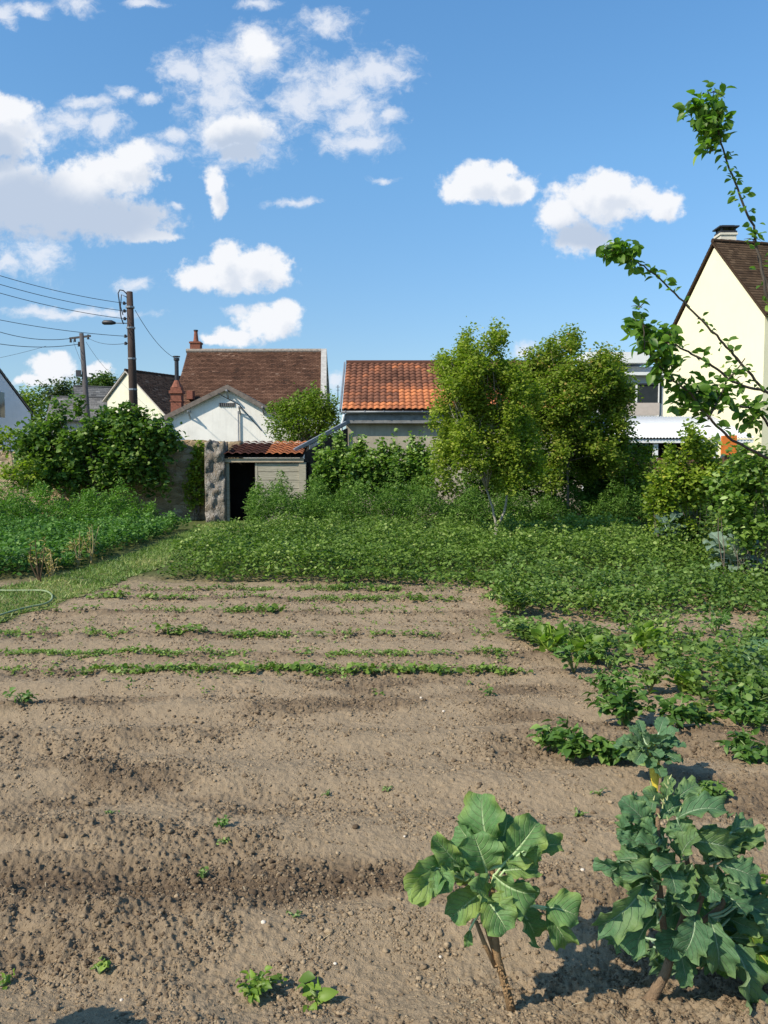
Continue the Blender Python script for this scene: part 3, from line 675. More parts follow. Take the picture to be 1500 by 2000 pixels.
# --- dark roofed house behind
dh = empty('brown_roof_house', (-6.5, 40, 0)); tag(dh, 'tall house with large dark brown tiled roof behind the white gable', 'house')
def dark_house():
    rl = P(366, 688, 42); rr_ = P(630, 687, 42); el = P(334, 805, 38); er = P(630, 805, 38); zb = el.z
    bl = Vector((rl.x-.3, 46, zb)); br = Vector((P(641, 800, 46).x, 46, zb))
    wall = MB(); wall.prism([(er.x-.12, 38.2, 0), (br.x, 45.9, 0), (br.x, 45.9, zb-.1), (rr_.x-.02, 42, rr_.z-.12), (er.x-.12, 38.2, zb-.05)], (-7.0, 0, 0)); wall.build('wall', WHITEW, dh)
    r1 = MB().poly([el, er, rr_, rl]); r1.poly([bl, br, rr_, rl]); ro = r1.build('roof', BROWN, dh); ro.modifiers.new('s', 'SOLIDIFY').thickness = .08
    # tile courses follow the trapezoid: shear with the left verge
    rr2 = random.Random(5); vs = []; fs = []; ts = []; nv = 44; nn = Vector((0, -(rl.z-el.z), 4.0)).normalized()
    for j in range(nv):
        t0 = j/nv; t1 = (j+1)/nv; a0 = el.lerp(rl, t0); b0 = er.lerp(rr_, t0); a1 = el.lerp(rl, t1); b1 = er.lerp(rr_, t1); n = 42
        for i in range(n+1):
            u0 = max(0, (i-.5*(j % 2))/n); u1 = min(1, (i+1-.5*(j % 2))/n)
            if u1 <= u0: continue
            q = len(vs); tn = rr2.gauss(.5, .13)+.35*mnoise.noise(Vector((u0*9, t0*6, 4)))+(.25 if rr2.random() < .03 else 0)
            for (a, b, u, l) in ((a0, b0, u0, .05), (a0, b0, u0+(u1-u0)*.95, .05), (a1, b1, u0+(u1-u0)*.95, .02), (a1, b1, u0, .02)): vs.append(tuple(a.lerp(b, u)+nn*(l+rr2.uniform(0, .01)))); ts.append(tn)
            fs.append((q, q+1, q+2, q+3))
    link('tile_courses', np_mesh('tile_courses', np.array(vs), np.array(fs), {'tint': np.clip(ts, 0, 1)}), BROWN, ro)
    mb = MB(); x = rl.x-.05
    while x < rr_.x: mb.tube([(x, 42, rl.z+.06), (x+.34, 42, rl.z+.075)], [.13, .11], 8); x += .33
    mb.build('ridge_tiles', simple('lichened_ridge', (.30, .26, .22), .9, .1, .4, 9, .3), dh)
    MB().beam((er.x+.05, 37.9, zb+.1), (rr_.x+.07, 42, rr_.z+.1), .28, .14).build('verge_coping', simple('pale_mortar', (.42, .40, .37), .9, .1, .25), dh)
    MB().beam((br.x+.05, 46, zb+.1), (rr_.x+.07, 42, rr_.z+.1), .28, .14).build('verge_coping', simple('pale_mortar', (.42, .40, .37)), dh)
    c = P(383, 680, 42.2); chimney(dh, c, .52, .52, rl.z-.5, P(383, 668, 42.2).z, BRICK, 'pot', DARKM)
    # little brick vent on the roof
    c = P(373, 768, 38.6); MB().box((c.x-.14, 38.3, c.z-.3), (c.x+.14, 38.8, c.z+.1)).build('roof_vent', BRICK, dh)
dark_house()
# --- white gable house
gh_ = empty('white_gable_house', (-6.7, 34, 0)); tag(gh_, 'low white rendered gable with small dark vent and shallow roof', 'house')
def white_gable():
    Y = 33.0; ap = P(446, 760, Y); le = P(320, 822, Y); re = P(585, 838, Y)
    MB().prism([(le.x, Y, 0), (re.x, Y, 0), (re.x, Y, re.z), (ap.x, Y, ap.z), (le.x, Y, le.z)], (0, 4.6, 0)).build('wall', WHITEW, gh_)
    for a, b in ((le, ap), (ap, re)):
        d = (b-a).normalized(); p = a-d*(.3 if a is le else 0); q = b+d*(.3 if b is re else 0)
        r_ = MB().prism([(p.x, Y-.18, p.z+.02), (q.x, Y-.18, q.z+.02), (q.x, Y-.18, q.z+.15), (p.x, Y-.18, p.z+.15)], (0, 5, 0)).build('roof', GREYT, gh_)
        MB().prism([(p.x, Y-.22, p.z-.03), (q.x, Y-.22, q.z-.03), (q.x, Y-.22, q.z+.17), (p.x, Y-.22, p.z+.17)], (0, .035, 0)).build('verge_board', simple('brown_grey_board', (.17, .14, .12), .8, .2, .3), r_)
    MB().box((le.x, Y-.52, 0), (le.x+.16, Y-.003, le.z-.02)).build('wing_wall', WHITEW, gh_)
    v0 = P(428, 794, Y); v1 = P(459, 787, Y); v = MB().box((v0.x, Y-.03, v0.z), (v1.x, Y+.02, v1.z)).build('vent', DARKM, gh_)
    mb = MB(); n = 8
    for i in range(n): x = v0.x+.03+(v1.x-v0.x-.06)*i/(n-1); mb.box((x-.012, Y-.05, v0.z), (x+.012, Y-.031, v1.z))
    mb.build('vent_bar', simple('mid_grey', (.2, .2, .2)), v)
    a = P(466, 803, Y); MB().tube([(a.x, Y-.08, a.z), (a.x, Y-.08, 0.2)], .035, 8).build('downpipe', simple('grey_pipe', (.35, .35, .36)), gh_)
    mb = MB()
    for (x, y) in ((446, 768), (372, 808), (515, 800), (470, 800)):
        p = P(x, y, Y); mb.beam((p.x, Y, p.z+.08), (p.x, Y-.45, p.z+.08), .06, .06); mb.beam((p.x, Y, p.z-.2), (p.x, Y-.35, p.z+.05), .05, .05)
    mb.build('bracket', simple('grey_pipe', (.35, .35, .36)), gh_)
    MB().tube([P(430, 770, Y)+Vector((0, -.5, 0)), P(470, 792, Y)+Vector((0, -.3, 0)), P(512, 842, Y)+Vector((0, -.1, 0))], .02, 6).build('wall_cable', CABLE, gh_)
    # brick chimney with flue on its left slope
    c = P(346, 780, 34.0); zt = P(346, 757, 34).z
    ch = MB(); ch.box((c.x-.22, 33.78, 2.9), (c.x+.22, 34.22, zt)); ch.box((c.x-.28, 33.72, zt-.26), (c.x+.28, 34.28, zt-.14)); ch.box((c.x-.25, 33.75, zt-.60), (c.x+.25, 34.25, zt-.55)); ch.box((c.x-.34, 33.7, 2.8), (c.x+.26, 34.3, 3.45))
    cho = ch.build('chimney', BRICK, gh_)
    MB().tube([(c.x, 34, zt), (c.x, 34, zt+.18), (c.x, 34, zt+.3)], [.24, .15, .10], 12).build('chimney_pot', BRICK, cho)
    z2 = P(346, 705, 34).z
    MB().tube([(c.x, 34, zt+.28), (c.x, 34, z2), (c.x, 34, z2+.02), (c.x, 34, z2+.12)], [.085, .085, .12, .12], 12).build('flue_pipe', DARKM, cho)
    MB().tube([(c.x, 34, z2+.16), (c.x, 34, z2+.20)], [.15, .15], 12).build('flue_cowl', DARKM, cho)
white_gable()
# --- pale house farther left, far grey roofs, left edge house
ch_ = gable_house('cream_house', 'cream rendered house with reddish brown roof behind the wooden poles', P(248, 727, 55), (.5, .86), 3.4, .84, 9, CREAMW, BROWN, over=.3, tw=.25, te=.2, vergem=simple('pale_verge', (.45, .42, .38)), hl=2.0)
lh = gable_house('lilac_gable_house', 'white gable at the left edge with shade tinted into its wall', P(-48, 660, 45), (-.55, .835), 2.75, 1.45, 8, SHADEW, GREYT, over=.12, tw=.3, te=.25)
def lwin():
    p = P(-1, 815, 43.6); rd = Vector((.835, .55, 0)); q = P(-1, 765, 43.6)
    a = p-rd*1.0; MB().prism([(a.x, a.y, p.z), (p.x+.05, p.y, p.z), (p.x+.05, p.y, q.z), (a.x, a.y, q.z)], (.02, .5, 0)).build('window', GLASS, lh)
lwin()
gable_house('far_white_house', 'small white gable with dark grey slate roof among far trees', P(146, 757, 75), (.9, .43), 2.8, .75, 6, WHITEW, GREYT, over=.2, tw=.4, te=.3)
gable_house('far_grey_house', 'long low house with pale grey roof behind the fig bush', P(105, 778, 70), (.97, .24), 3.2, .62, 6, simple('far_grey_wall', (.42, .40, .37)), GREYT, over=.3, tw=.4, te=.3)
# --- stone garden wall
def rough_wall(name, label, x0, x1, Y, thick, topf, m, res=.07, amp=.035, parent=None):
    nx = max(2, int((x1-x0)/res)); zt = 3.0; nz = 30; bm = bmesh.new()
    # front, top, back rings
    ring = []
    for i in range(nx+1):
        x = x0+(x1-x0)*i/nx; t = topf(x); col = []
        pr = [(Y, z*t/nz) for z in range(nz+1)]+[(Y+thick*k/3, t) for k in (1, 2)]+[(Y+thick, t*(nz-z)/nz) for z in range(0, nz+1, 3)]
        for (yy, zz) in pr:
            p = Vector((x, yy, zz)); d = mnoise.noise(p*5)*amp+mnoise.noise(p*11)*amp*.5
            col.append(bm.verts.new((x+d*.4, yy-d, zz+d*.7)))
        ring.append(col)
    for i in range(nx):
        for j in range(len(ring[0])-1): bm.faces.new((ring[i][j], ring[i+1][j], ring[i+1][j+1], ring[i][j+1]))
    bm.faces.new(ring[0]); bm.faces.new(ring[-1][::-1])
    bmesh.ops.recalc_face_normals(bm, faces=bm.faces); me = bpy.data.meshes.new(name); bm.to_mesh(me); bm.free()
    o = link(name, me, m, parent, True)
    if parent is None: tag(o, label, 'wall')
    return o
zw = P(350, 861, 24.0).z
sw = rough_wall('stone_wall', 'old ochre rubble stone wall running behind the fig bush', -20, P(470, 860, 24).x, 24.0, .4, lambda x: zw-(.30 if x < -11.0 else 0)+.03*math.sin(x*3), STONE)
# --- pillar
rough_wall('stone_pillar', 'rough grey stone pillar at the left of the shed doorway', P(403, 900, 23).x, P(441, 900, 23).x, 22.8, .55, lambda x: P(430, 858, 23).z-.14*abs(math.sin(x*7)), GREYSTONE, .045, .12)
# --- shed
shed = empty('garden_shed', (-4, 23.3, 0)); tag(shed, 'small shed with open dark doorway, grey boards and low tiled roof', 'shed')
def build_shed():
    Y = 23.0; L = P(443, 902, Y).x; Rr = P(592, 902, Y).x; dr = P(503, 902, Y).x; zt = P(500, 903, Y).z
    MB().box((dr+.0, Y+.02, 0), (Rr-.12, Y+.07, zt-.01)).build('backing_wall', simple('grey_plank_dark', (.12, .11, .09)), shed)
    n = 7; zs = [i*(zt-.03)/n for i in range(n+1)]; mb = MB()
    for i in range(n): mb.box((dr+.01, Y-.012+.004*(i % 2), zs[i]+.01), (Rr-.125, Y+.018, zs[i+1]-.004))
    mb.build('board_wall', BOARD, shed)
    MB().box((dr-.07, Y-.02, 0), (dr, Y+.09, zt)).build('door_jamb', BOARD, shed)
    MB().box((L-.02, Y, 0), (L+.06, Y+.10, zt)).build('door_jamb', BOARD, shed)
    MB().box((Rr-.12, Y-.05, 0), (Rr+.08, Y+.12, zt)).build('post', BOARD, shed)
    MB().box((L-.05, Y-.09, zt+.003), (Rr+.02, Y+.05, zt+.12)).build('lintel', simple('pale_lintel', (.42, .34, .24), .8, .2, .2), shed)
    MB().box((L-.06, Y+.80, 0), (Rr+.05, Y+.86, zt+.1)).build('back_wall', DARKIN, shed)  # close behind the door, coloured near-black as the shade inside
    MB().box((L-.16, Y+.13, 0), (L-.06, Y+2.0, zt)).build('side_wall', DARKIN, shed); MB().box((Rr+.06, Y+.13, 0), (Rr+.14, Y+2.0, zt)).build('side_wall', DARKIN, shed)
    zr = P(500, 869, Y+1.5).z; xa = P(440, 880, Y).x; xm = P(520, 880, Y).x; xb = P(592, 880, Y).x
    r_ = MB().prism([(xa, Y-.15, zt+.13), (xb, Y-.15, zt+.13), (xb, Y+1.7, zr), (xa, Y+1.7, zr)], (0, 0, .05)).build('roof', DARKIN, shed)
    V = Vector((0, 1.85, zr-zt-.13))
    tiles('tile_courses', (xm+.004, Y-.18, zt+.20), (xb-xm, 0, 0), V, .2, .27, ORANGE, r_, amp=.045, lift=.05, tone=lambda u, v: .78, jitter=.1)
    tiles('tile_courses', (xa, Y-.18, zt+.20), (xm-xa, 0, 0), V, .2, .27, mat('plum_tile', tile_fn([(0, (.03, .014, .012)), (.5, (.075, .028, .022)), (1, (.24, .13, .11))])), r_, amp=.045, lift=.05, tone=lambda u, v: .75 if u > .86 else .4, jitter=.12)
build_shed()
# --- lean to at the right of the shed
lt = empty('lean_to', (-1.6, 24, 0)); tag(lt, 'dark open lean-to with a sloping grey verge beside the shed', 'lean-to')
def leanto():
    a = P(577, 880, 23.2); b = P(676, 827, 25.2); d = Vector((b.x-a.x, b.y-a.y, b.z-a.z))
    MB().prism([a, b, b+Vector((.12, .3, .02)), a+Vector((.12, .3, .02))], (0, 0, .06)).build('roof', simple('grey_sheet', (.22, .22, .22), .7, .3, .3), lt)
    MB().beam(a-d*.02+Vector((0, -.05, .02)), b+Vector((0, -.05, .02)), .06, .10).build('verge_board', ZINC, lt)
    MB().prism([(a.x+.25, a.y+.12, 0), (b.x, b.y, 0), (b.x, b.y, b.z-.15), (a.x+.25, a.y+.12, a.z-.05)], (.05, .1, 0)).build('wall', simple('shade_dark_wall', (.05, .04, .032), .95, .1, .4), lt)  # dark colour stands for the shade in the open front
leanto()
# ================================================================= POLES, LAMP AND CABLES
def pole1():
    Y = 28.0; t = P(253, 570, Y); b = P(263, 850, Y); d = (t-b); base = b+d*(-b.z/d.z); r = empty('utility_pole', base)
    tag(r, 'tall dark wooden utility pole with a street lamp arm, nearer pole', 'utility pole', 'wooden utility poles')
    MB().tube([base-r.location+r.location, b.lerp(t, .5), t], [.17, .135, .105], 12).build('pole', POLEW, r, True)
    ax = lambda py: b.lerp(t, (850-py)/280)
    for py in (592, 607, 622, 656, 670):
        p = ax(py); s_ = MB(); s_.tube([p, p+Vector((-.16, 0, .0))], .02, 6); s_.tube([p+Vector((-.2, 0, -.05)), p+Vector((-.2, 0, .04)), p+Vector((-.2, 0, .06))], [.05, .045, .02], 8); s_.build('insulator', DARKM, r)
    p = ax(576); q = [p+Vector(v) for v in ((-.06, -.05, 0), (-.2, -.05, .14), (-.32, -.05, .16), (-.38, -.05, .05), (-.34, -.05, -.3), (-.30, -.05, -.75), (-.22, -.05, -1.0))]
    MB().tube(q, .022, 6).build('cable_loop', CABLE, r, True)
    q = [p+Vector(v) for v in ((-.06, -.07, -.1), (-.26, -.07, -.0), (-.30, -.07, -.4), (-.22, -.07, -.7))]; MB().tube(q, .018, 6).build('cable_loop', CABLE, r, True)
    a = ax(631); h = P(212, 631, Y)
    MB().tube([a, P(224, 631, Y)], .018, 6).build('lamp_arm', ZINC, r)
    MB().tube([h+Vector((-.22, 0, .0)), h+Vector((-.15, 0, .02)), h+Vector((.1, 0, .02)), h+Vector((.24, 0, 0))], [.04, .085, .085, .04], 10).build('lamp_head', DARKM, r, True)
    for py in (600, 640, 700, 760): c = ax(py); MB().tube([c-Vector((0, 0, .03)), c+Vector((0, 0, .03))], .15, 12).build('pole_band', ZINC, r)
    return ax
ax1 = pole1()
def pole2():
    Y = 45.0; t = P(159, 651, Y); b = P(171, 820, Y); d = t-b; base = b+d*(-b.z/d.z); r = empty('utility_pole', base)
    tag(r, 'grey wooden utility pole with a short crossarm, farther pole', 'utility pole', 'wooden utility poles')
    MB().tube([base, t], [.2, .12], 10).build('pole', POLEG, r, True)
    a = P(136, 661, Y); c = P(177, 656, Y); MB().beam(a, c, .1, .1).build('crossarm', POLEG, r)
    for px, py in ((138, 663), (146, 662), (154, 671), (172, 657)):
        q = P(px, py, Y); MB().tube([q+Vector((0, 0, -.16)), q+Vector((0, 0, .1))], [.07, .05], 8).build('insulator', DARKM, r)
    q = P(156, 730, Y); MB().box((q.x-.15, Y-.2, q.z-.18), (q.x+.12, Y-.12, q.z+.18)).build('junction_box', DARKM, r)
pole2()
def wire(a, b, sag, rad, label):
    pts = []
    for i in range(25): t = i/24; p = a.lerp(b, t); p.z -= sag*4*t*(1-t); pts.append(p)
    tag(MB().tube(pts, rad, 5).build('overhead_cable', CABLE, None, True), label, 'cable', 'overhead cables')
off = Vector((-.2, 0, 0))
for (py, x0, y0, Y0, s, w) in ((592, 0, 523, 24, .12, 'topmost cable running left from the nearer pole'), (607, 0, 540, 24, .12, 'second cable from the top running left from the nearer pole'), (622, 0, 557, 24, .12, 'third cable from the top running left from the nearer pole'), (656, 0, 613, 26, .1, 'fourth cable down running left from the nearer pole below its lamp')):
    a = ax1(py)+off; e = P(x0, y0, Y0); wire(a, a+(e-a)*1.7, s*2, .010, w)
a = ax1(670)+off; wire(a, P(172, 660, 45), .15, .010, 'cable spanning between the two wooden poles')
a = P(138, 661, 45); e = P(0, 630, 40); wire(a, a+(e-a)*1.6, .5, .017, 'upper cable running left from the crossarm of the farther pole')
a = P(154, 672, 45); e = P(0, 657, 40); wire(a, a+(e-a)*1.6, .4, .017, 'lower cable running left from the shaft of the farther pole')
wire(P(264, 606, 28), P(343, 700, 33.9), .25, .010, 'single cable dropping from the nearer pole to the brick chimney')
wire(P(142, 664, 45), P(172, 740, 44), .05, .009, 'thin stay wire hanging beside the farther pole')
wire(P(168, 668, 45), P(232, 742, 56), .25, .009, 'thin wire from the farther pole down to the cream house')
wire(P(90, 676, 45), P(-80, 712, 45), .1, .009, 'faint thin wire low at the left edge under the other cables')
mb = MB().tube([P(660, 790, 40), P(660, 752, 40)], .02, 6); mb.beam(P(656, 756, 40), P(664, 756, 40), .02, .02); mb.beam(P(657, 762, 40), P(663, 762, 40), .02, .02)
tag(mb.build('roof_aerial', DARKM), 'thin aerial mast between the brown and orange roofs', 'aerial')
# ================================================================= TREES AND SHRUBS
OLIVE = leafmat('olive_green_leaf', (.095, .160, .018), (.275, .335, .040), (.46, .47, .10), .42, .6, .25)
OLIVE2 = leafmat('bronze_green_leaf', (.095, .150, .018), (.240, .305, .042), (.40, .29, .08), .42, .6, .25)
FIG = leafmat('fig_leaf', (.038, .095, .014), (.145, .235, .040), (.30, .38, .13), .32, .5)
MIDG = leafmat('mid_green_leaf', (.07, .13, .012), (.19, .27, .03), (.28, .34, .06), .35)
DARKG = leafmat('dark_green_leaf', (.030, .065, .012), (.100, .165, .030), (.18, .25, .055), .28)
VINE = leafmat('vine_leaf', (.055, .125, .016), (.19, .29, .050), (.42, .52, .20), .35)
YVINE = leafmat('yellow_vine_leaf', (.09, .15, .014), (.26, .34, .035), (.42, .40, .05), .35)
FARG = leafmat('far_tree_leaf', (.05, .08, .03), (.11, .15, .055), (.16, .19, .08), .2)
def tree(name, label, base, fork, blobs, n, size, m, bark, r0=.05, tp=T_SMALL, twig=.22, cat='tree', shell=.55, tips=None, per=9, group=None, **kw):
    base = Vector(base); root = empty(name, base); tag(root, label, cat, group); mb = MB(); fork = Vector(fork)
    limb(mb, base-Vector((0, 0, .05)), fork, r0, r0*.75, .03)
    for (c, r) in blobs[::max(1, len(blobs)//22)]:
        c = Vector(c); limb(mb, fork, c, r0*.5, r0*.16, .07)
        for k in range(4):
            d = Vector(rdir(1, -.2, 1)[0]); limb(mb, fork.lerp(c, random.uniform(.5, .95)), c+Vector((d.x*r[0], d.y*r[1], d.z*r[2]))*.8, r0*.17, r0*.06, .06, 4, 5)
    mb.build('trunk', bark, root, True); crown('crown', blobs, n, size, m, root, tp, twig, per, shell, **kw); return root
# near olive-green tree with forked pale trunk
YA = 15.5
def outline_blobs(poly, n, r0, r1, Y, depth, seed):
    rr_ = random.Random(seed); xs = [p[0] for p in poly]; ys = [p[1] for p in poly]; cx = sum(xs)/len(xs); out_ = []
    while len(out_) < n:
        x = rr_.uniform(min(xs), max(xs)); y = rr_.uniform(min(ys), max(ys)); ins = False
        for i in range(len(poly)):
            (x0, y0), (x1, y1) = poly[i], poly[(i+1) % len(poly)]
            if (y0 > y) != (y1 > y) and x < (x1-x0)*(y-y0)/(y1-y0)+x0: ins = not ins
        if ins:
            q = rr_.uniform(r0, r1); e = 1-abs(x-cx)/(max(xs)-min(xs))*1.4; top = 1.0 if y > min(ys)+60 else .55
            out_.append(pb(x, y, q*top, q*rr_.uniform(.8, 1.5), Y, q*Y/F*1.1, rr_.uniform(-1, 1)*depth*e*top))
    return out_
olA = [(852,765),(872,700),(893,680),(906,640),(922,632),(934,690),(950,652),(975,645),(990,672),(984,722),(1030,735),(1050,790),(1050,905),(1000,948),(930,945),(870,925),(848,870),(832,810)]
olB = [(985,735),(1000,712),(1035,700),(1070,678),(1092,700),(1112,655),(1128,628),(1142,640),(1145,688),(1180,702),(1200,672),(1212,700),(1218,760),(1240,800),(1230,880),(1200,915),(1110,935),(1035,930),(1005,860)]
bA = outline_blobs(olA, 88, 14, 26, YA, .95, 3)
def sprouts(bl, k, Y, ln=.35, th=.09, seed=1):
    rr_ = random.Random(seed); out_ = []
    for c, rd_ in bl:
        for i in range(k):
            a = rr_.uniform(0, 6.28); e = rr_.uniform(-.25, 1.2); d = Vector((math.cos(a)*math.cos(e), math.sin(a)*math.cos(e), math.sin(e))); p = Vector(c)+Vector((d.x*rd_[0], d.y*rd_[1], d.z*rd_[2]))*.98
            l = ln*rr_.uniform(.5, 1.3); out_.append((p+Vector((d.x*.5, d.y*.5, .6))*l*.5, (th*rr_.uniform(.8, 1.6)+abs(d.x)*l*.4, th*1.3, th+l*.55)))
    return bl+out_
bb = P(967, 1090, YA); tA = empty('olive_green_tree', (bb.x, YA, 0)); tag(tA, 'young olive green tree on a thin pale forked trunk in the potatoes', 'tree')
mb = MB(); f0 = P(969, 1030, YA); limb(mb, (bb.x, YA, 0), f0, .045, .038, .02)
fl = P(950, 955, YA); fr = P(990, 965, YA); limb(mb, f0, fl, .026, .02, .04); limb(mb, f0, fr, .028, .02, .05)
for i, (c, r) in enumerate(bA[::4]):
    s = fl if c.x < f0.x else fr; limb(mb, s, c, .018, .006, .05)
    for k in range(5):
        d = Vector(rdir(1, -.3, 1)[0]); limb(mb, s.lerp(c, random.uniform(.4, .95)), c+Vector((d.x*r[0], d.y*r[1], d.z*r[2]))*.85, .008, .003, .06, 4, 5)
mb.build('trunk', PALEBARK, tA, True); crown('crown', bA, 46000, .060, OLIVE, tA, T_OVAL, .15, 9, .5)
YB = 19.5
bB = outline_blobs(olB, 108, 15, 28, YB, 1.2, 6)
b0 = P(1110, 1000, YB)
tree('bronze_green_tree', 'broad yellow green bushy tree with bronze tips beside the orange roof', (b0.x, YB, 0), P(1110, 900, YB), bB, 60000, .074, OLIVE2, BARK, .035, tp=T_OVAL, twig=.18)
tree('round_green_tree', 'rounded green tree behind the shed between two tiled roofs', (P(600, 900, 31).x, 31, 0), P(600, 870, 31), [pb(600,820,52,40,31,1.0), pb(625,790,32,30,31,.7), pb(560,825,40,42,31,.8), pb(640,830,22,40,31,.6), pb(600,778,22,16,31,.4), pb(545,800,16,20,31,.3), pb(615,765,8,14,31,.2), pb(650,800,10,24,31,.3), pb(570,790,14,16,31,.3)], 9500, .12, MIDG, BARK, .1)
YF = 23.1
olF = [(40,935),(32,890),(50,860),(75,830),(105,815),(130,800),(150,785),(175,805),(215,822),(240,800),(258,790),(270,815),(288,815),(300,755),(312,775),(316,835),(330,880),(335,925),(290,945),(60,945)]
bF = outline_blobs(olF, 70, 12, 30, YF, .45, 9)
tree('fig_bush', 'large dark green fig bush spreading in front of the stone wall', (P(190, 1000, YF).x, YF, 0), P(190, 950, YF), bF, 14000, .125, FIG, BARK, .03, T_ROUND, .19, 'bush', per=6)
def shrub(name, label, px, Y, blobs, n, size, m, tp=T_OVAL, twig=.14, cat='shrub', group=None, stems=6, r=.015, bark=BARK, per=7, **kw):
    c0 = P(px, 1000, Y); root = empty(name, (c0.x, Y, gh(c0.x, Y))); tag(root, label, cat, group); mb = MB()
    for (c, rr_) in blobs:
        for k in range(max(1, stems//len(blobs))): d = Vector(rdir(1, 0, 1)[0]); limb(mb, (c0.x+random.uniform(-.15, .15)+(c.x-c0.x)*.7, Y+random.uniform(-.1, .1), gh(c0.x, Y)), Vector(c)+Vector((d.x*rr_[0], d.y*rr_[1], d.z*rr_[2]))*.6, r, r*.3, .08, 5, 5)
    mb.build('stem', bark, root, True); crown('foliage', blobs, n, size, m, root, tp, twig, per, **kw); return root
shrub('wall_climber', 'yellow green climber covering the stone wall beside the pillar', 385, 23.75, [pb(385,905,15,34,23.75,.16), pb(380,955,18,40,23.75,.18), pb(392,880,9,16,23.75,.12)], 1500, .085, YVINE, T_ROUND, .12)
shrub('yellowing_bush', 'sparse yellow green bush at the left end of the wall', 20, 21.8, [pb(15,860,22,22,21.8,.3), pb(45,925,42,30,21.8,.4)], 900, .09, YVINE, T_ROUND, .14)
# vine row: six separate plants
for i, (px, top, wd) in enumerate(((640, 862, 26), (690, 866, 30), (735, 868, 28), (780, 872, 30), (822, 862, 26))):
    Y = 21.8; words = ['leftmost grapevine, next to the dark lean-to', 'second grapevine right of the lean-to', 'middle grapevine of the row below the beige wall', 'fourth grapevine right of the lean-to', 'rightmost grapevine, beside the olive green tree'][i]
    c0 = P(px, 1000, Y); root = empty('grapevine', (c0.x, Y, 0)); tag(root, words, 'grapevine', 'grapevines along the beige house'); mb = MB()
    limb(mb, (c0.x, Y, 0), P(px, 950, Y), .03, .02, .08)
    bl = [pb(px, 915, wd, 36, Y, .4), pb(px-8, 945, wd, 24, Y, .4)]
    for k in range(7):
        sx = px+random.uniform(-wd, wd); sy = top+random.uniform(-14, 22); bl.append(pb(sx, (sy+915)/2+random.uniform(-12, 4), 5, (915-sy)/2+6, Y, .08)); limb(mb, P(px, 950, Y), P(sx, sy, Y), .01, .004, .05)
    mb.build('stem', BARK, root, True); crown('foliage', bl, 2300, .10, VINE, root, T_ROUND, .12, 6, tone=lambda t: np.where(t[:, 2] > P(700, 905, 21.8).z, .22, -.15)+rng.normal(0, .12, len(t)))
shrub('lean_shrub', 'loose green shrub leaning along the foot of the beige wall', 870, 20.8, [pb(860,940,34,26,20.8,.4), pb(905,955,30,28,20.8,.4), pb(830,958,20,16,20.8,.3)], 1500, .08, MIDG)
shrub('dark_hedge', 'dark shady hedge below the bronze tipped tree', 1130, 21.3, [pb(1060,930,60,50,21.3,.6), pb(990,935,50,40,21.3,.5), pb(940,945,36,30,21.3,.4), pb(1150,920,60,60,21.3,.6), pb(1230,925,42,60,21.3,.6), pb(1200,950,60,40,21.3,.6)], 15000, .095, DARKG, stems=16)
shrub('climber_bush', 'mid green leafy bush in front of the brown board fence', 1260, 19.5, [pb(1255,900,24,36,19.5,.3), pb(1240,945,36,30,19.5,.4), pb(1215,900,16,50,19.5,.3)], 2400, .085, MIDG)
shrub('yellow_green_vine', 'bushy yellow green vine mound below the orange board', 1370, 14.0, outline_blobs([(1275,1015),(1285,925),(1312,872),(1340,848),(1368,842),(1388,862),(1398,892),(1440,905),(1470,980),(1460,1045),(1310,1045)], 48, 12, 26, 14, .4, 2), 12500, .065, YVINE, T_ROUND, .12, stems=34, r=.008)
shrub('broad_leaved_bush', 'broad leaved mid green bush at the right edge before the fence', 1480, 11.0, outline_blobs([(1405,960),(1425,900),(1455,880),(1480,850),(1510,845),(1570,860),(1570,1040),(1450,1050),(1430,1010)], 24, 12, 28, 11, .35, 5), 4200, .085, VINE, T_OVAL, .14, stems=24, r=.009)
shrub('tangled_bush', 'brownish green tangled growth low at the right edge', 1500, 12.5, [pb(1500,1060,46,56,12.5,.4), pb(1450,1040,36,36,12.5,.3), pb(1400,1030,40,30,12.5,.3)], 3400, .06, DARKG, stems=10)
# far trees on the horizon
for nm, lab, X, Y, bl, n, m in (
  ('far_tree', 'low green tree just right of the shaded white gable', 60, 80, [(65,790,30,28),(45,775,20,14),(85,830,34,30),(70,845,40,30)], 2600, MIDG),
  ('far_tree', 'hazy grey green tree behind the far grey roof', 115, 130, [(115,768,32,20),(100,785,24,16),(135,775,20,18)], 2000, FARG),
  ('far_tree', 'distant green tree left of the farther pole base', 165, 120, [(165,757,22,14),(185,752,24,14)], 1500, FARG),
  ('far_tree', 'distant dark conifer like tree beside the cream house', 205, 110, [(207,748,13,14),(200,757,18,12)], 1400, DARKG)):
    tree(nm, lab, (P(X, 905, Y).x, Y, 0), P(X, 800, Y), [pb(*b, Y) for b in bl], n, .0045*Y, m, BARK, .2, T_SMALL, .01*Y, group='trees on the horizon')
tl = []
for i in range(46):
    px = -250+i*45+random.uniform(-10, 10); Y = 260; tl.append(pb(px, 897-random.uniform(0, 12), 40, random.uniform(12, 22), Y))
tag(crown('distant_treeline', tl, 12000, 1.6, FARG, None, T_SMALL, 3.5, 9), 'low distant line of woodland behind the village', 'woodland', kind='stuff')
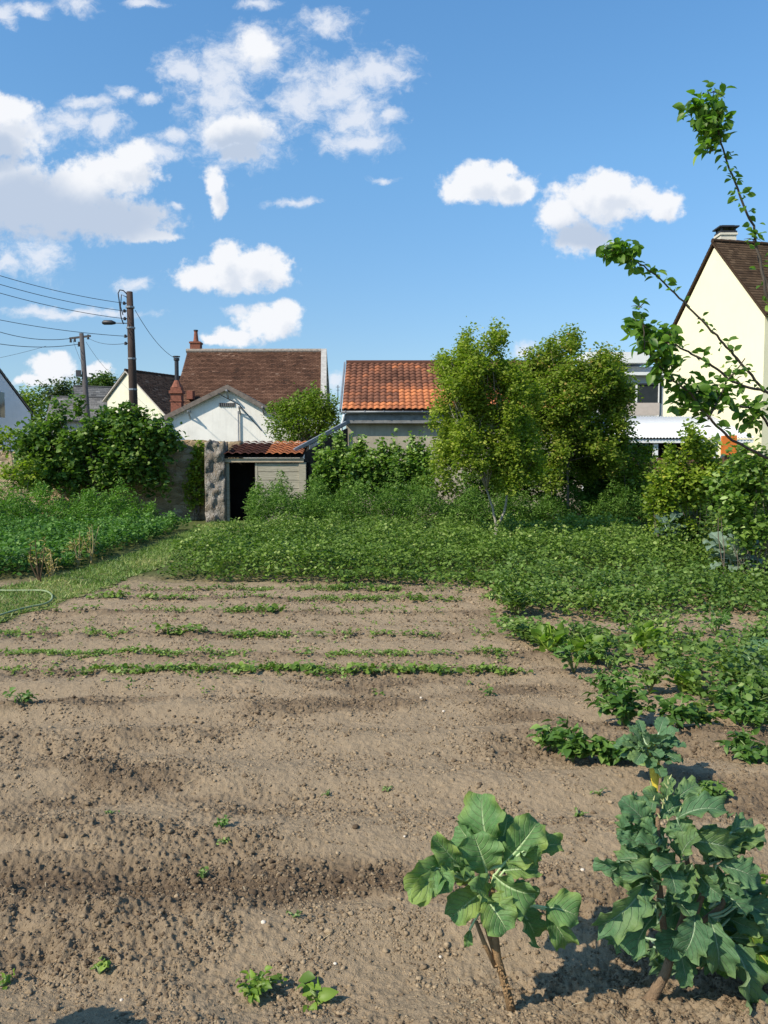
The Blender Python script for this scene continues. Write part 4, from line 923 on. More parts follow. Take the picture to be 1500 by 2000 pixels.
# ---- near fruit tree at right
FRUIT = leafmat('fruit_tree_leaf', (.036, .105, .014), (.155, .275, .038), (.36, .46, .09), .5, .42, .4)
def fruit_tree():
    base = Vector((2.75, 4.9, 0)); root = empty('fruit_tree', base); tag(root, 'young fruit tree whose leafy branches reach in from the right edge', 'tree')
    Y = 4.6; mb = MB(); A = []
    def br(pts, r0, r1, n=6):
        v = [P(x, y, d) for x, y, d in pts]; rs = [r0+(r1-r0)*i/(len(v)-1) for i in range(len(v))]
        sm = []; rr_ = []
        for i in range(len(v)-1):
            for k in range(n): t = k/n; sm.append(v[i].lerp(v[i+1], t)+Vector((random.gauss(0, .003), 0, random.gauss(0, .003)))); rr_.append(rs[i]+(rs[i+1]-rs[i])*t)
        sm.append(v[-1]); rr_.append(rs[-1]); mb.tube(sm, rr_, 7); return sm
    mb.tube([base, base+Vector((-.03, -.05, .7)), base+Vector((-.05, -.1, 1.35))], [.04, .032, .026], 10)
    top = base+Vector((-.05, -.1, 1.35))
    b2 = br([(1640,800,4.8),(1530,680,4.7),(1497,570,4.6),(1470,440,4.6),(1440,370,4.55),(1412,290,4.5),(1395,230,4.5),(1382,175,4.5)], .0095, .003)
    b1 = br([(1640,850,4.8),(1560,800,4.6),(1495,765,4.5),(1440,700,4.4),(1400,655,4.35),(1345,600,4.3),(1290,545,4.25),(1240,508,4.2),(1185,478,4.2)], .0095, .0025)
    b3 = br([(1640,950,4.7),(1520,905,4.5),(1430,860,4.3),(1385,818,4.2),(1350,770,4.2),(1300,730,4.15),(1260,680,4.1),(1255,620,4.1)], .0095, .0025)
    b4 = br([(1495,765,4.5),(1430,745,4.4),(1370,700,4.3),(1330,680,4.3),(1275,650,4.25),(1225,625,4.2)], .008, .003)
    b5 = br([(1520,640,4.7),(1500,560,4.8),(1480,500,4.8)], .008, .004)
    b6 = br([(1520,860,4.5),(1480,800,4.4),(1430,790,4.3),(1390,770,4.3)], .008, .003)
    b7 = br([(1385,818,4.2),(1420,745,4.3),(1455,700,4.3)], .006, .003)
    for s in (b2[0], b1[0], b3[0]): mb.tube([top, s], [.022, .010], 8)
    pos = []; D = []; sz = []
    def along(path, t0, t1, n, spread, size=.055):
        for i in range(n):
            t = random.uniform(t0, t1)*(len(path)-1); k = int(min(t, len(path)-2)); p = path[k].lerp(path[k+1], t-k); d = Vector(rdir(1, -.6, .8)[0])
            pos.append(p+d*random.uniform(.004, spread)); D.append(d); sz.append(size*random.uniform(.6, 1.2))
    tw = mb
    def clump(px, py, rx, ry, n, Y=4.3, size=.058, dz=-.9):
        c = P(px, py, Y); k = Y/F
        for i in range(max(3, n//10)):
            d = Vector(rdir(1, -.7, .9)[0]); e = c+Vector((d.x*rx*k, d.y*rx*k, d.z*ry*k))*random.uniform(.7, 1.1); tw.tube([c-Vector((d.x, d.y, d.z))*.01, c.lerp(e, .5)+Vector((0, 0, .006)), e], [.0028, .002, .001], 5)
        for i in range(n):
            d = Vector(rdir(1, -1, 1)[0]); r = random.random()**.45; pos.append(c+Vector((d.x*rx*k, d.y*(rx+ry)/2*k, d.z*ry*k))*r)
            dd = Vector(rdir(1, dz, .5)[0]); D.append(dd); sz.append(size*random.uniform(.65, 1.25))
    along(b2, .45, .82, 70, .035, .045); along(b2, .1, .45, 22, .05, .045); clump(1388,235,34,42,130,4.5); clump(1355,205,22,24,26,4.5); clump(1395,180,24,22,16,4.5,.05); clump(1385,290,16,18,14,4.5)
    along(b1, .72, 1, 30, .04); clump(1210,487,36,22,90,4.2,.052); clump(1242,512,16,14,12,4.2); along(b1, .25, .72, 44, .03, .04)
    along(b4, .3, 1, 60, .06, .05); clump(1245,632,36,26,34,4.15); clump(1285,668,42,36,120,4.15,.06); clump(1300,715,28,28,56,4.15,.058); clump(1250,600,18,22,10,4.1,.045)
    along(b3, .35, 1, 60, .06, .055); clump(1350,775,46,28,90,4.25,.062); clump(1400,770,38,28,50,4.3,.062); clump(1340,750,40,30,30,4.2,.055)
    along(b6, 0, 1, 36, .06); along(b7, 0, 1, 30, .04, .045); clump(1480,800,30,26,40,4.4); clump(1465,830,30,22,14,4.4); clump(1440,730,40,30,22,4.4,.045); along(b5, 0, 1, 10, .05, .05); clump(1472,468,22,18,12,4.6,.045)
    mb.build('trunk', simple('dark_twig_bark', (.085, .07, .055), .85, .2, .35, 30, .3), root, True)
    n = len(pos); pos = np.array([list(p) for p in pos]); D = np.array([list(d) for d in D]); sz = np.array(sz)
    tp = tpl([(0, .02), (.12, .03), (.32, .22), (.55, .29), (.8, .2), (1, .02)], .22, .25)
    V, Fc, t = scatter(tp, pos, D, rnorm(n, .7), sz*1.15, np.clip(rng.normal(.45, .27, n), 0, 1))
    link('crown', np_mesh('crown', V, Fc, {'tint': t}, smooth_=True), FRUIT, root)
fruit_tree()
# ================================================================= CROPS AND SMALL PLANTS
def leaf_patch(L, Wd, bend=.5, fold=.25, ruff=.05, lobes=7, seed=0, nu=16, nv=10, teeth=.06, shape=(.55, .42), twist=0.0):
    """one big crinkled leaf: verts, faces, uv. x across, y along, z up"""
    rr_ = random.Random(seed); ph = rr_.uniform(0, 6); V = []; UV = []; th = 0; y = 0; z = 0; ds = L/nu; line = []
    for i in range(nu+1):
        line.append((y, z, th)); th = -bend*((i+.5)/nu)**1.2; y += ds*math.cos(th); z += ds*math.sin(th)
    a, b = shape; mx = ((a/(a+b))**a)*((b/(a+b))**b)
    for i in range(nu+1):
        u = i/nu; uu = min(max(u, .012), .985); w = Wd/2*(uu**a*(1-uu)**b/mx)
        for j in range(nv+1):
            v = j/nv*2-1; e = abs(v)
            ww = w*(1+.10*e*math.sin(u*5.1+ph*3+(2.2 if v > 0 else 0))+teeth*e**3*math.sin(u*lobes*6.283+ph+(1 if v > 0 else 0))+teeth*.6*e**4*math.sin(u*lobes*14.5+ph*2))
            cy, cz, ct = line[i]; x = v*ww*math.cos(fold*e); h = e*ww*math.sin(fold)*(1.2-e*.55)+ruff*L*(e**2)*math.sin(u*lobes*4.2+ph+v*1.3)+.25*ruff*L*math.sin(u*23+e*9+ph)*min(1, e*3)*.35
            h -= .012*L*math.exp(-(v*9)**2)
            V.append((x+twist*h, cy-h*math.sin(ct)+.10*L*e*e*(1 if u < .5 else .2), cz+h*math.cos(ct))); UV.append((u, v*.5+.5))
    Fc = []
    for i in range(nu):
        for j in range(nv): q = i*(nv+1)+j; Fc.append((q, q+1, q+nv+2, q+nv+1))
    return np.array(V), np.array(Fc), np.array(UV)
def bigleaf_mat(name, a, b, vein, edge=None, yel=(.28, .33, .06), ynoise=.0):
    def fn(t, o):
        s = T(t); uv = s.n('UVMap').outputs[0]; sp = s.n('SeparateXYZ', i_0=uv); u = sp.outputs[0]; v = s.math('ABSOLUTE', s.math('SUBTRACT', sp.outputs[1], .5))
        co = s.n('TexCoord').outputs['Object']; n = s.noise(14, 5, .6, co)
        col = s.ramp(n, [(.3, a), (.7, b)])
        mid = s.math('SUBTRACT', 1.0, s.math('DIVIDE', v, s.math('ADD', s.math('MULTIPLY', s.math('SUBTRACT', 1.05, u), .050), .006)), True)
        w = s.math('SINE', s.math('MULTIPLY', s.math('SUBTRACT', u, s.math('MULTIPLY', v, .75)), 46.0))
        side = s.math('MULTIPLY', s.math('POWER', s.math('MAXIMUM', w, 0.0), 14.0), s.math('SUBTRACT', 1.0, s.math('MULTIPLY', v, 1.7), True))
        net = s.n('TexVoronoi', i_Scale=85.0, feature='DISTANCE_TO_EDGE'); t.links.new(co, net.inputs['Vector'])
        nt2 = s.ramp(net.outputs['Distance'], [(0, (.35, .35, .35)), (.09, (0, 0, 0))])
        if ynoise: 
            n4 = s.noise(5, 3, .5, co); k = s.ramp(s.math('ADD', n4, s.math('MULTIPLY', v, .35)), [(.56, (0, 0, 0)), (.74, (ynoise,)*3)]); col = s.mix(k, col, yel)
        col = s.mix(s.math('MAXIMUM', s.math('MULTIPLY', side, .65), s.math('MULTIPLY', nt2, .4)), col, vein)
        col = s.mix(s.math('MULTIPLY', mid, .95), col, tuple(min(1, q*1.35) for q in vein))
        back = s.n('NewGeometry').outputs['Backfacing']; col = s.mix(s.math('MULTIPLY', back, .4), col, tuple(q*1.2 for q in vein))
        h = s.math('ADD', s.math('MULTIPLY', side, -.7), s.math('ADD', s.math('MULTIPLY', mid, -.8), s.math('MULTIPLY', n, .5)))
        pbn = s.n('BsdfPrincipled', i_Roughness=.6); pbn.inputs['Specular IOR Level'].default_value = .25; t.links.new(col, pbn.inputs['Base Color']); t.links.new(s.bump(h, .8, .008), pbn.inputs['Normal'])
        tr = s.n('BsdfTranslucent'); t.links.new(s.mix(1.0, col, (.9, 1.2, .4), 'MULTIPLY'), tr.inputs[0]); mx = s.n('MixShader'); mx.inputs[0].default_value = .22
        t.links.new(pbn.outputs[0], mx.inputs[1]); t.links.new(tr.outputs[0], mx.inputs[2]); t.links.new(mx.outputs[0], o.inputs[0])
    return mat(name, fn)
CAB = bigleaf_mat('cabbage_leaf', (.065, .155, .045), (.130, .245, .080), (.38, .48, .26), ynoise=.5)
KALE = bigleaf_mat('kale_leaf', (.055, .130, .055), (.100, .200, .085), (.29, .38, .24), ynoise=.3)
CHARD = bigleaf_mat('chard_leaf', (.055, .13, .02), (.12, .22, .03), (.42, .44, .08), ynoise=.3)
PALECAB = bigleaf_mat('pale_brassica_leaf', (.13, .20, .14), (.20, .28, .20), (.38, .44, .34))
BLUECAB = bigleaf_mat('blue_brassica_leaf', (.045, .09, .065), (.085, .14, .10), (.2, .27, .2))
def big_leaf(parent, base, tip, width, m, normal=(0, -.5, 1), bend=.7, fold=.35, ruff=.05, seed=0, petiole=None, pr=.004, stemm=GREENSTEM, shape=(.55, .42), lobes=5, teeth=.07):
    base = Vector(base); tip = Vector(tip); d = tip-base; L = d.length
    V, Fc, UV = leaf_patch(L*1.12, width, bend, fold, ruff, lobes, seed, shape=shape, teeth=teeth)
    # chord of the bent leaf onto base -> tip
    mid = len(UV)-6; ch = Vector(V[-6]); ch.x = 0; ang = math.atan2(ch.z, ch.y); c_, s_ = math.cos(-ang), math.sin(-ang)
    y = V[:, 1]*c_-V[:, 2]*s_; z = V[:, 1]*s_+V[:, 2]*c_; V = np.stack([V[:, 0], y, z], 1)*[1, L/ch.length, 1]
    Y_ = d.normalized(); nn = Vector(normal); X_ = Y_.cross(nn).normalized(); Z_ = X_.cross(Y_)
    Mx = np.array([list(X_), list(Y_), list(Z_)]).T; V = V@Mx.T+np.array(list(base))
    if petiole is not None:
        mb = MB(); p = Vector(petiole); m_ = p.lerp(base, .5)+Vector((0, 0, -.012)); mb.tube([p, m_, base, base.lerp(tip, .25)+Z_*-.003], [pr*1.4, pr*1.1, pr, pr*.5], 6)
        n = len(V); V = np.concatenate([V, np.array(mb.v)]); UV = np.concatenate([UV, np.tile([.1, .5], (len(mb.v), 1))])
        F4 = [f for f in mb.f if len(f) == 4]; Fc = np.concatenate([Fc, np.array(F4)+n])
    o = link('leaf', np_mesh('leaf', V, Fc, uv=UV, smooth_=True), m, parent); return o
# ---- left foreground cabbage
def cabbage_left():
    g = gp(1003, 1972); g.z = gh(g.x, g.y); root = empty('cabbage_plant', g); tag(root, 'leggy cabbage plant with grey green leaves on twin bare tan stalks', 'cabbage', 'brassicas in the foreground')
    Y0 = g.y
    def q(px, py, dy=0): return P(px, py, Y0+dy)
    mb = MB(); mb.tube([g-Vector((0, 0, .03)), q(990, 1935), q(976, 1885), q(958, 1830), q(944, 1785), q(940, 1740, .02), q(945, 1700, .03)], [.015, .0125, .0115, .0105, .010, .009, .008], 10)
    mb.tube([q(985, 1920, .01), q(972, 1870, -.012), q(966, 1820, -.015), q(960, 1778, -.01), q(962, 1720, 0), q(958, 1650, .03)], [.012, .012, .011, .0105, .009, .006], 10)
    mb.tube([q(930, 1800, -.01), q(945, 1840, -.014), q(968, 1888, -.01)], [.006, .007, .008], 8)
    for i in range(46):
        t = random.random(); p = q(1000-55*t, 1965-180*t, -.012); mb.tube([p, p+Vector((random.gauss(0, .01), -.008, random.gauss(0, .008)))], [.006, .0015], 5)
    mb.build('stalk', STALK, root, True)
    stub = q(951, 1783, -.02); MB().tube([stub, stub+Vector((0, -.008, .016))], [.011, .009], 10).build('cut_stub', simple('cut_wood', (.55, .36, .18)), root)
    hc = (955, 1700)
    Ls = [((957,1662,.04),(942,1552,.10),92,.6,(0,-1,.15)), ((945,1665,.05),(896,1612,.12),70,.5,(-.3,-1,.4)), ((968,1665,.06),(990,1590,.14),75,.5,(.2,-1,.3)),
      ((985,1685,-.02),(1050,1605,.02),82,.5,(-.2,-1,.5)), ((1015,1668,-.03),(1050,1650,-.08),48,.3,(.3,-.8,.7)), ((1030,1665,.03),(1095,1650,.05),56,.9,(.2,-.7,.8)),
      ((905,1700,-.02),(846,1632,-.05),62,.3,(-.4,-.9,.3)), ((862,1690,-.04),(795,1742,-.1),74,.9,(-.2,-.8,.7)), ((858,1695,-.05),(868,1745,-.12),52,.6,(0,-1,.3)), ((852,1695,-.06),(812,1765,-.13),50,.5,(-.3,-1,.3)),
      ((935,1722,.0),(885,1672,-.02),80,.5,(-.3,-.9,.5)), ((950,1700,.0),(925,1630,.0),90,.5,(-.1,-1,.3)), ((975,1700,.04),(1010,1640,.10),80,.5,(.3,-.9,.4)),
      ((938,1745,-.04),(880,1792,-.08),72,.7,(-.5,-.8,.3)), ((948,1755,-.06),(990,1818,-.13),84,.6,(.05,-.9,.55)), ((952,1752,-.05),(918,1735,-.12),56,.5,(-.2,-.8,.7)),
      ((965,1710,-.04),(1045,1745,-.08),84,.8,(.1,-.8,.8)), ((985,1700,-.02),(1050,1700,-.02),70,.6,(.2,-.8,.7)), ((1000,1755,.0),(1045,1830,.0),78,.5,(.4,-.9,.2)),
      ((1065,1772,-.02),(1128,1790,-.05),72,.9,(0,-.7,1)), ((1068,1776,-.02),(1108,1842,-.02),60,.5,(.3,-1,.1)), ((985,1740,.04),(1035,1770,.06),80,.6,(.2,-.7,.7)), ((925,1720,.06),(870,1700,.1),70,.6,(-.2,-.6,.8)), ((918,1815,.0),(912,1848,-.01),18,.5,(0,-1,.3)),
      ((950,1690,.08),(900,1640,.16),80,.5,(-.2,-.8,.6))]
    k = Y0/F*1.02; rl = random.Random(12)
    for i, (b, t, w, bd, nr) in enumerate(Ls):
        b3 = q(*b); t3 = q(*t); src = q(952, min(1740, b[1]+30), .01)
        nr = Vector(nr)+Vector((rl.gauss(0, .35), rl.gauss(0, .2), rl.gauss(0, .35)))
        big_leaf(root, b3, t3, w*k*1.05, CAB, nr, bd*1.6, rl.uniform(.35, .95), .12, i*3+1, petiole=src, pr=.0038, lobes=rl.uniform(2.5, 5), teeth=rl.uniform(.03, .08), shape=(rl.uniform(.36, .5), rl.uniform(.28, .40)))
cabbage_left()
# ---- right foreground kale
def kale_right():
    g = gp(1268, 1962); g.z = gh(g.x, g.y); root = empty('kale_plant', g); tag(root, 'tall branching blue green kale plant on a thick woody stem', 'kale', 'brassicas in the foreground'); Y0 = g.y
    def q(px, py, dy=0): return P(px, py, Y0+dy)
    mb = MB(); mb.tube([g-Vector((.02, 0, .03)), g+Vector((.01, 0, .01)), q(1300, 1900), q(1312, 1860), q(1335, 1790, .04), q(1345, 1700, .06), q(1330, 1600, .08)], [.020, .018, .015, .013, .010, .008, .005], 10)
    mb.tube([q(1308, 1870), q(1296, 1810, -.03), q(1285, 1700, -.02), q(1285, 1590, .02), q(1290, 1520, .05)], [.014, .011, .009, .007, .004], 9)
    mb.tube([q(1312, 1865, .02), q(1345, 1820, .03), q(1375, 1740, .05), q(1385, 1650, .06)], [.013, .011, .009, .005], 9)
    mb.tube([q(1345, 1820, .03), q(1410, 1770, .06), q(1440, 1700, .08)], [.010, .008, .005], 8)
    mb.build('stalk', simple('woody_stalk', (.23, .155, .095), .85, .15, .4, 24, .6), root, True)
    Ls = [((1265,1612,.02),(1212,1562,.03),52),((1285,1600,.03),(1330,1570,.08),44),((1322,1598,0),(1418,1588,0),66),((1310,1570,.08),(1362,1532,.14),44),((1268,1655,0),(1205,1636,-.03),34),
     ((1228,1682,-.02),(1160,1682,-.06),40),((1272,1695,0),(1222,1650,0),50),((1305,1665,-.02),(1243,1650,-.06),60),((1345,1640,.02),(1425,1655,.03),78),((1270,1712,-.04),(1192,1700,-.08),56),
     ((1262,1718,-.06),(1168,1808,-.12),78),((1285,1728,-.04),(1215,1716,-.1),56),((1300,1775,-.06),(1240,1868,-.14),80),((1298,1758,-.05),(1240,1752,-.12),62),((1330,1712,-.02),(1282,1700,-.1),66),
     ((1352,1690,-.03),(1335,1760,-.1),66),((1400,1690,.0),(1475,1715,-.02),64),((1425,1660,.04),(1492,1650,.02),46),((1355,1785,-.04),(1335,1862,-.1),76),((1385,1790,-.02),(1402,1892,-.06),78),
     ((1425,1840,0),(1448,1968,-.05),92),((1405,1745,0),(1455,1790,-.05),66),((1330,1815,-.02),(1300,1870,-.08),60),((1350,1650,0),(1322,1600,.02),60),((1395,1690,.04),(1385,1612,.08),66),
     ((1370,1715,-.02),(1410,1750,-.08),56),((1300,1690,-.05),(1320,1745,-.12),56),((1330,1680,0),(1365,1630,-.04),60),((1295,1640,-.02),(1275,1600,-.06),44),((1250,1640,0),(1225,1590,.02),34),
     ((1420,1700,.05),(1460,1650,.1),60),((1310,1750,0),(1350,1790,-.08),60),((1360,1740,.03),(1300,1790,0),60),((1440,1760,.05),(1500,1800,.05),70),((1390,1830,.06),(1330,1900,.06),70),
     ((1400,1850,.1),(1480,1880,.1),80),((1340,1770,.1),(1270,1800,.1),60),((1370,1660,.1),(1430,1620,.16),60),((1330,1860,-.02),(1345,1925,-.06),46),((1410,1780,.1),(1490,1740,.14),60),((1290,1570,.04),(1255,1545,.02),30),((1300,1560,.04),(1315,1520,.02),32)]
    k = Y0/F*1.02; rr_ = random.Random(4)
    for i in range(34):
        cx = rr_.uniform(1220, 1450); cy = rr_.uniform(1600, 1850); dy = rr_.uniform(.02, .16); a = math.atan2(cy-1700, cx-1340)+rr_.gauss(0, .7); l_ = rr_.uniform(40, 80)
        Ls.append(((cx, cy, dy), (cx+l_*math.cos(a), cy+l_*math.sin(a), dy+rr_.uniform(-.05, .08)), rr_.uniform(36, 62)))
    for i, (b, t, w) in enumerate(Ls):
        b3 = q(*b); t3 = q(*t); ax = q(1285 if b[0] < 1310 else (1340 if b[0] < 1370 else 1385), min(1840, b[1]+28), .03); nr = (rr_.uniform(-.9, .5), rr_.uniform(-.9, -.2), rr_.uniform(.1, 1.2))
        big_leaf(root, b3, t3, w*k*.98, KALE, nr, rr_.uniform(.5, 1.9), rr_.uniform(.15, .8), .11, i*5+2, petiole=ax, pr=.0032, lobes=rr_.uniform(2.5, 7), teeth=rr_.uniform(.03, .10), shape=(rr_.uniform(.42, .68), rr_.uniform(.30, .46)))
    # flower buds with pale flowers
    for i in range(18): p = q(1300+rr_.uniform(-30, 40), 1545+rr_.uniform(-30, 60), rr_.uniform(-.02, .06)); MB().tube([p, p+Vector((rr_.gauss(0, .006), 0, .014))], [.003, .0012], 5).build('flower_bud', simple('pale_bud', (.40, .42, .18)), root)
kale_right()
def stemmed_plant(name, label, cat, px, py, tall, leaves, m, stemm, w, spread, group=None, sr=.008, nst=4, leafL=.12, seed=1, bend=.7, shape=(.5, .42), lo=.4):
    rr_ = random.Random(seed); g = gp(px, py); g.z = gh(g.x, g.y); root = empty(name, g); tag(root, label, cat, group); mb = MB(); tops = []
    for i in range(nst):
        a = rr_.uniform(0, 6.28); tp_ = g+Vector((math.cos(a)*spread*.4, math.sin(a)*spread*.4, tall*rr_.uniform(.7, 1))); m_ = g.lerp(tp_, .5)+Vector((rr_.gauss(0, .01), 0, 0)); mb.tube([g-Vector((0, 0, .02)), m_, tp_], [sr*1.2, sr, sr*.45], 8); tops.append(tp_)
    mb.build('stalk', stemm, root, True)
    for i in range(leaves):
        tp_ = rr_.choice(tops); h = rr_.uniform(lo, 1); s = g.lerp(tp_, h); a = rr_.uniform(0, 6.28); L = leafL*rr_.uniform(.7, 1.2); el = rr_.uniform(-.3, .9)
        d = Vector((math.cos(a)*math.cos(el), math.sin(a)*math.cos(el), math.sin(el))); b = s+d*spread*rr_.uniform(.15, .4)
        big_leaf(root, b, b+d*L, L*w, m, (rr_.gauss(0, .2), -.2, 1), rr_.uniform(.5, 1.1)*bend/.7, .3, .05, seed*31+i, petiole=s, pr=sr*.35, shape=shape)
    return root
stemmed_plant('yellow_stemmed_plant', 'upright brassica with thick yellow stems behind the kale', 'chard', 1288, 1552, .31, 54, KALE, YSTEM, .72, .17, sr=.013, nst=4, leafL=.105, seed=16, lo=.74)
stemmed_plant('chard_plant', 'bright green chard with pale yellow ribs at the lower right edge', 'chard', 1452, 1890, .22, 16, CHARD, YSTEM, .55, .10, sr=.008, nst=5, leafL=.16, seed=5, lo=.5, bend=.9)
stemmed_plant('pale_brassica', 'pale silvery green brassica with drooping leaves beside the tangled bush', 'brassica', 1436, 1132, .52, 22, PALECAB, simple('orange_stem', (.40, .27, .10)), .6, .35, sr=.02, nst=4, leafL=.36, seed=7, lo=.45, bend=1.2)
stemmed_plant('blue_cabbage', 'dark bluish cabbage rising above the potato bed near the fence', 'cabbage', 1305, 1100, .68, 16, BLUECAB, GREENSTEM, .8, .30, sr=.02, nst=3, leafL=.26, seed=8, lo=.7)
stemmed_plant('broad_cabbage', 'blue green cabbage with broad leaves at the right edge', 'cabbage', 1492, 1345, .26, 20, KALE, GREENSTEM, .8, .16, sr=.012, nst=3, leafL=.20, seed=9, lo=.3)
stemmed_plant('silvery_brassica', 'small silvery brassica at the front of the left bed', 'brassica', 38, 1120, .30, 12, PALECAB, GREENSTEM, .7, .15, sr=.01, nst=2, leafL=.2, seed=10)
# ---- compact leafy plants
LETT = leafmat('lettuce_leaf', (.09, .16, .02), (.20, .31, .04), (.33, .40, .09), .35)
SEED = leafmat('bean_leaf', (.08, .15, .02), (.19, .28, .05), (.42, .46, .18), .3)
POT3 = leafmat('near_potato_leaf', (.030, .085, .014), (.110, .205, .036), (.20, .30, .07), .3, .5, .35)
T_COMP = tpl([(0, .03), (.2, .22), (.45, .33), (.75, .24), (1, .02)], .25, .45)
def leafy(name, label, cat, px, py, wd, ht, n, size, m, tp=T_COMP, group=None, root_obj=None, zl=-.5, zh=.5, upright=False, seed=0):
    """low plant: stems fan out from the base, compound leaves hang off them"""
    global rng
    g = gp(px, py); g.z = gh(g.x, g.y); D0 = g.y; W_ = wd/2*D0/F*1.03; H_ = ht*D0/F*1.0
    root = empty(name, g); tag(root, label, cat, group); mb = MB(); pos = []; D = []; sz = []; tt = []
    ns = max(4, n//14)
    for i in range(ns):
        a = random.uniform(0, 6.28); r = W_*random.uniform(.2, 1)**.7; h = H_*random.uniform(.55, 1)*(1-.35*(r/W_)**2)
        tip = g+Vector((math.cos(a)*r, math.sin(a)*r*.8, h)); mid = g+Vector((math.cos(a)*r*.35, math.sin(a)*r*.3, h*.7)); mb.tube([g, mid, tip], [.005, .004, .0015], 5)
        tn = random.gauss(.45, .2)
        for k in range(n//ns):
            t = random.uniform(.3, 1.05) if not upright else random.uniform(.05, .5); p = g.lerp(mid, t*2) if t < .5 else mid.lerp(tip, (t-.5)*2)
            if upright: dd = (tip-g).normalized()+Vector(rdir(1, -.2, .9)[0])*.55
            else: dd = Vector(rdir(1, zl, zh)[0])+(tip-mid).normalized()*.5
            pos.append(list(p+Vector((random.gauss(0, 1), random.gauss(0, 1), random.gauss(0, .6)))*size*.35)); D.append(list(dd)); sz.append(size*random.uniform(.6, 1.2)); tt.append(tn+random.gauss(0, .15))
    mb.build('stem', GREENSTEM, root, True)
    n_ = len(pos); V, Fc, t = scatter(tp, np.array(pos), np.array(D), rnorm(n_, .9), np.array(sz), np.clip(tt, 0, 1))
    link('foliage', np_mesh('foliage', V, Fc, {'tint': t}, smooth_=True), m, root); return root
G1 = 'potato plants on the bare soil'
leafy('potato_plant', 'leftmost dark green potato plant on the bare soil at right', 'potato plant', 1082, 1462, 62, 82, 110, .062, POT3, group=G1)
leafy('potato_plant', 'potato plant just right of the leftmost one and nearer the camera', 'potato plant', 1118, 1482, 64, 70, 110, .062, POT3, group=G1)
leafy('potato_plant', 'low potato plant between the leftmost pair and the yellow stems', 'potato plant', 1180, 1488, 90, 62, 150, .058, POT3, group=G1)
leafy('potato_plant', 'potato plant immediately left of the thick yellow stems', 'potato plant', 1232, 1486, 64, 70, 110, .058, POT3, group=G1)
leafy('potato_plant', 'bushy potato plant in the middle of the cluster behind the yellow stems', 'potato plant', 1222, 1420, 130, 96, 260, .060, POT3, group=G1)
leafy('potato_plant', 'spindly grey green potato plant at the back of the cluster', 'potato plant', 1182, 1366, 130, 72, 220, .050, POT3, group=G1)
leafy('potato_plant', 'potato plant peeking out right of the yellow stemmed plant', 'potato plant', 1325, 1432, 90, 70, 160, .056, POT3, group=G1)
leafy('potato_plant', 'large potato plant below the broad cabbage at the right edge', 'potato plant', 1445, 1410, 130, 100, 280, .060, POT3, group=G1)
leafy('potato_plant', 'low spreading potato plant near the right edge, alone on soil', 'potato plant', 1462, 1492, 110, 56, 150, .056, POT3, group=G1)
leafy('potato_plant', 'small trailing potato plant to the right behind the kale top', 'potato plant', 1378, 1552, 84, 40, 110, .040, POT3, group=G1)
leafy('potato_plant', 'potato plant filling the gap at the right edge behind the lettuces', 'potato plant', 1475, 1300, 100, 50, 140, .055, POT3, group=G1)
for i in range(16):
    fx = [1120,1190,1300,1340,1390,1440,1490,1270,1410,1470,1350,1300,1400,1450,1370,1490][i]; fy = [1322,1310,1300,1330,1290,1345,1375,1350,1385,1440,1262,1255,1250,1268,1420,1265][i]
    leafy('leafy_crop_plant', 'one of the small leafy plants crowding the soil between potato bed and right edge', 'potato plant', fx, fy, random.uniform(70, 120), random.uniform(40, 70), 130, random.uniform(.045, .06), [POT3, WEED, POT][i % 3], group='small plants crowding the right side')
G2 = 'lettuces and spinach at the edge of the potato bed'
leafy('spinach_plant', 'bright green spinach plant, leftmost of those below the potato bed', 'spinach', 1080, 1284, 76, 76, 70, .12, LETT, group=G2, upright=True)
leafy('spinach_plant', 'bright green spinach plant, second from left below the potato bed', 'spinach', 1150, 1296, 90, 66, 80, .11, LETT, group=G2, upright=True)
leafy('spinach_plant', 'bright green spinach plant standing by itself, third from left', 'spinach', 1258, 1282, 74, 66, 70, .12, LETT, group=G2, upright=True)
leafy('lettuce', 'light green lettuce casting a shadow on soil above the yellow stems', 'lettuce', 1350, 1352, 88, 58, 90, .09, LETT, group=G2, upright=True)
leafy('lettuce', 'slender light green lettuce left of the broad cabbage', 'lettuce', 1425, 1322, 84, 60, 70, .08, LETT, group=G2, upright=True)
leafy('potato_plant', 'dark green plant at the corner of the potato bed above the spinach', 'potato plant', 1010, 1205, 130, 70, 300, .065, POT, group='stray plants by the potato bed')
leafy('potato_plant', 'loose plant between the spinach and the potato bed corner', 'potato plant', 1040, 1255, 110, 60, 180, .055, WEED, group='stray plants by the potato bed')
leafy('potato_plant', 'mid green plant just behind the leftmost spinach', 'potato plant', 1130, 1262, 110, 56, 180, .055, WEED, group='stray plants by the potato bed')
leafy('potato_plant', 'grey green plant behind the third spinach', 'potato plant', 1230, 1240, 110, 56, 200, .055, POT, group='stray plants by the potato bed')
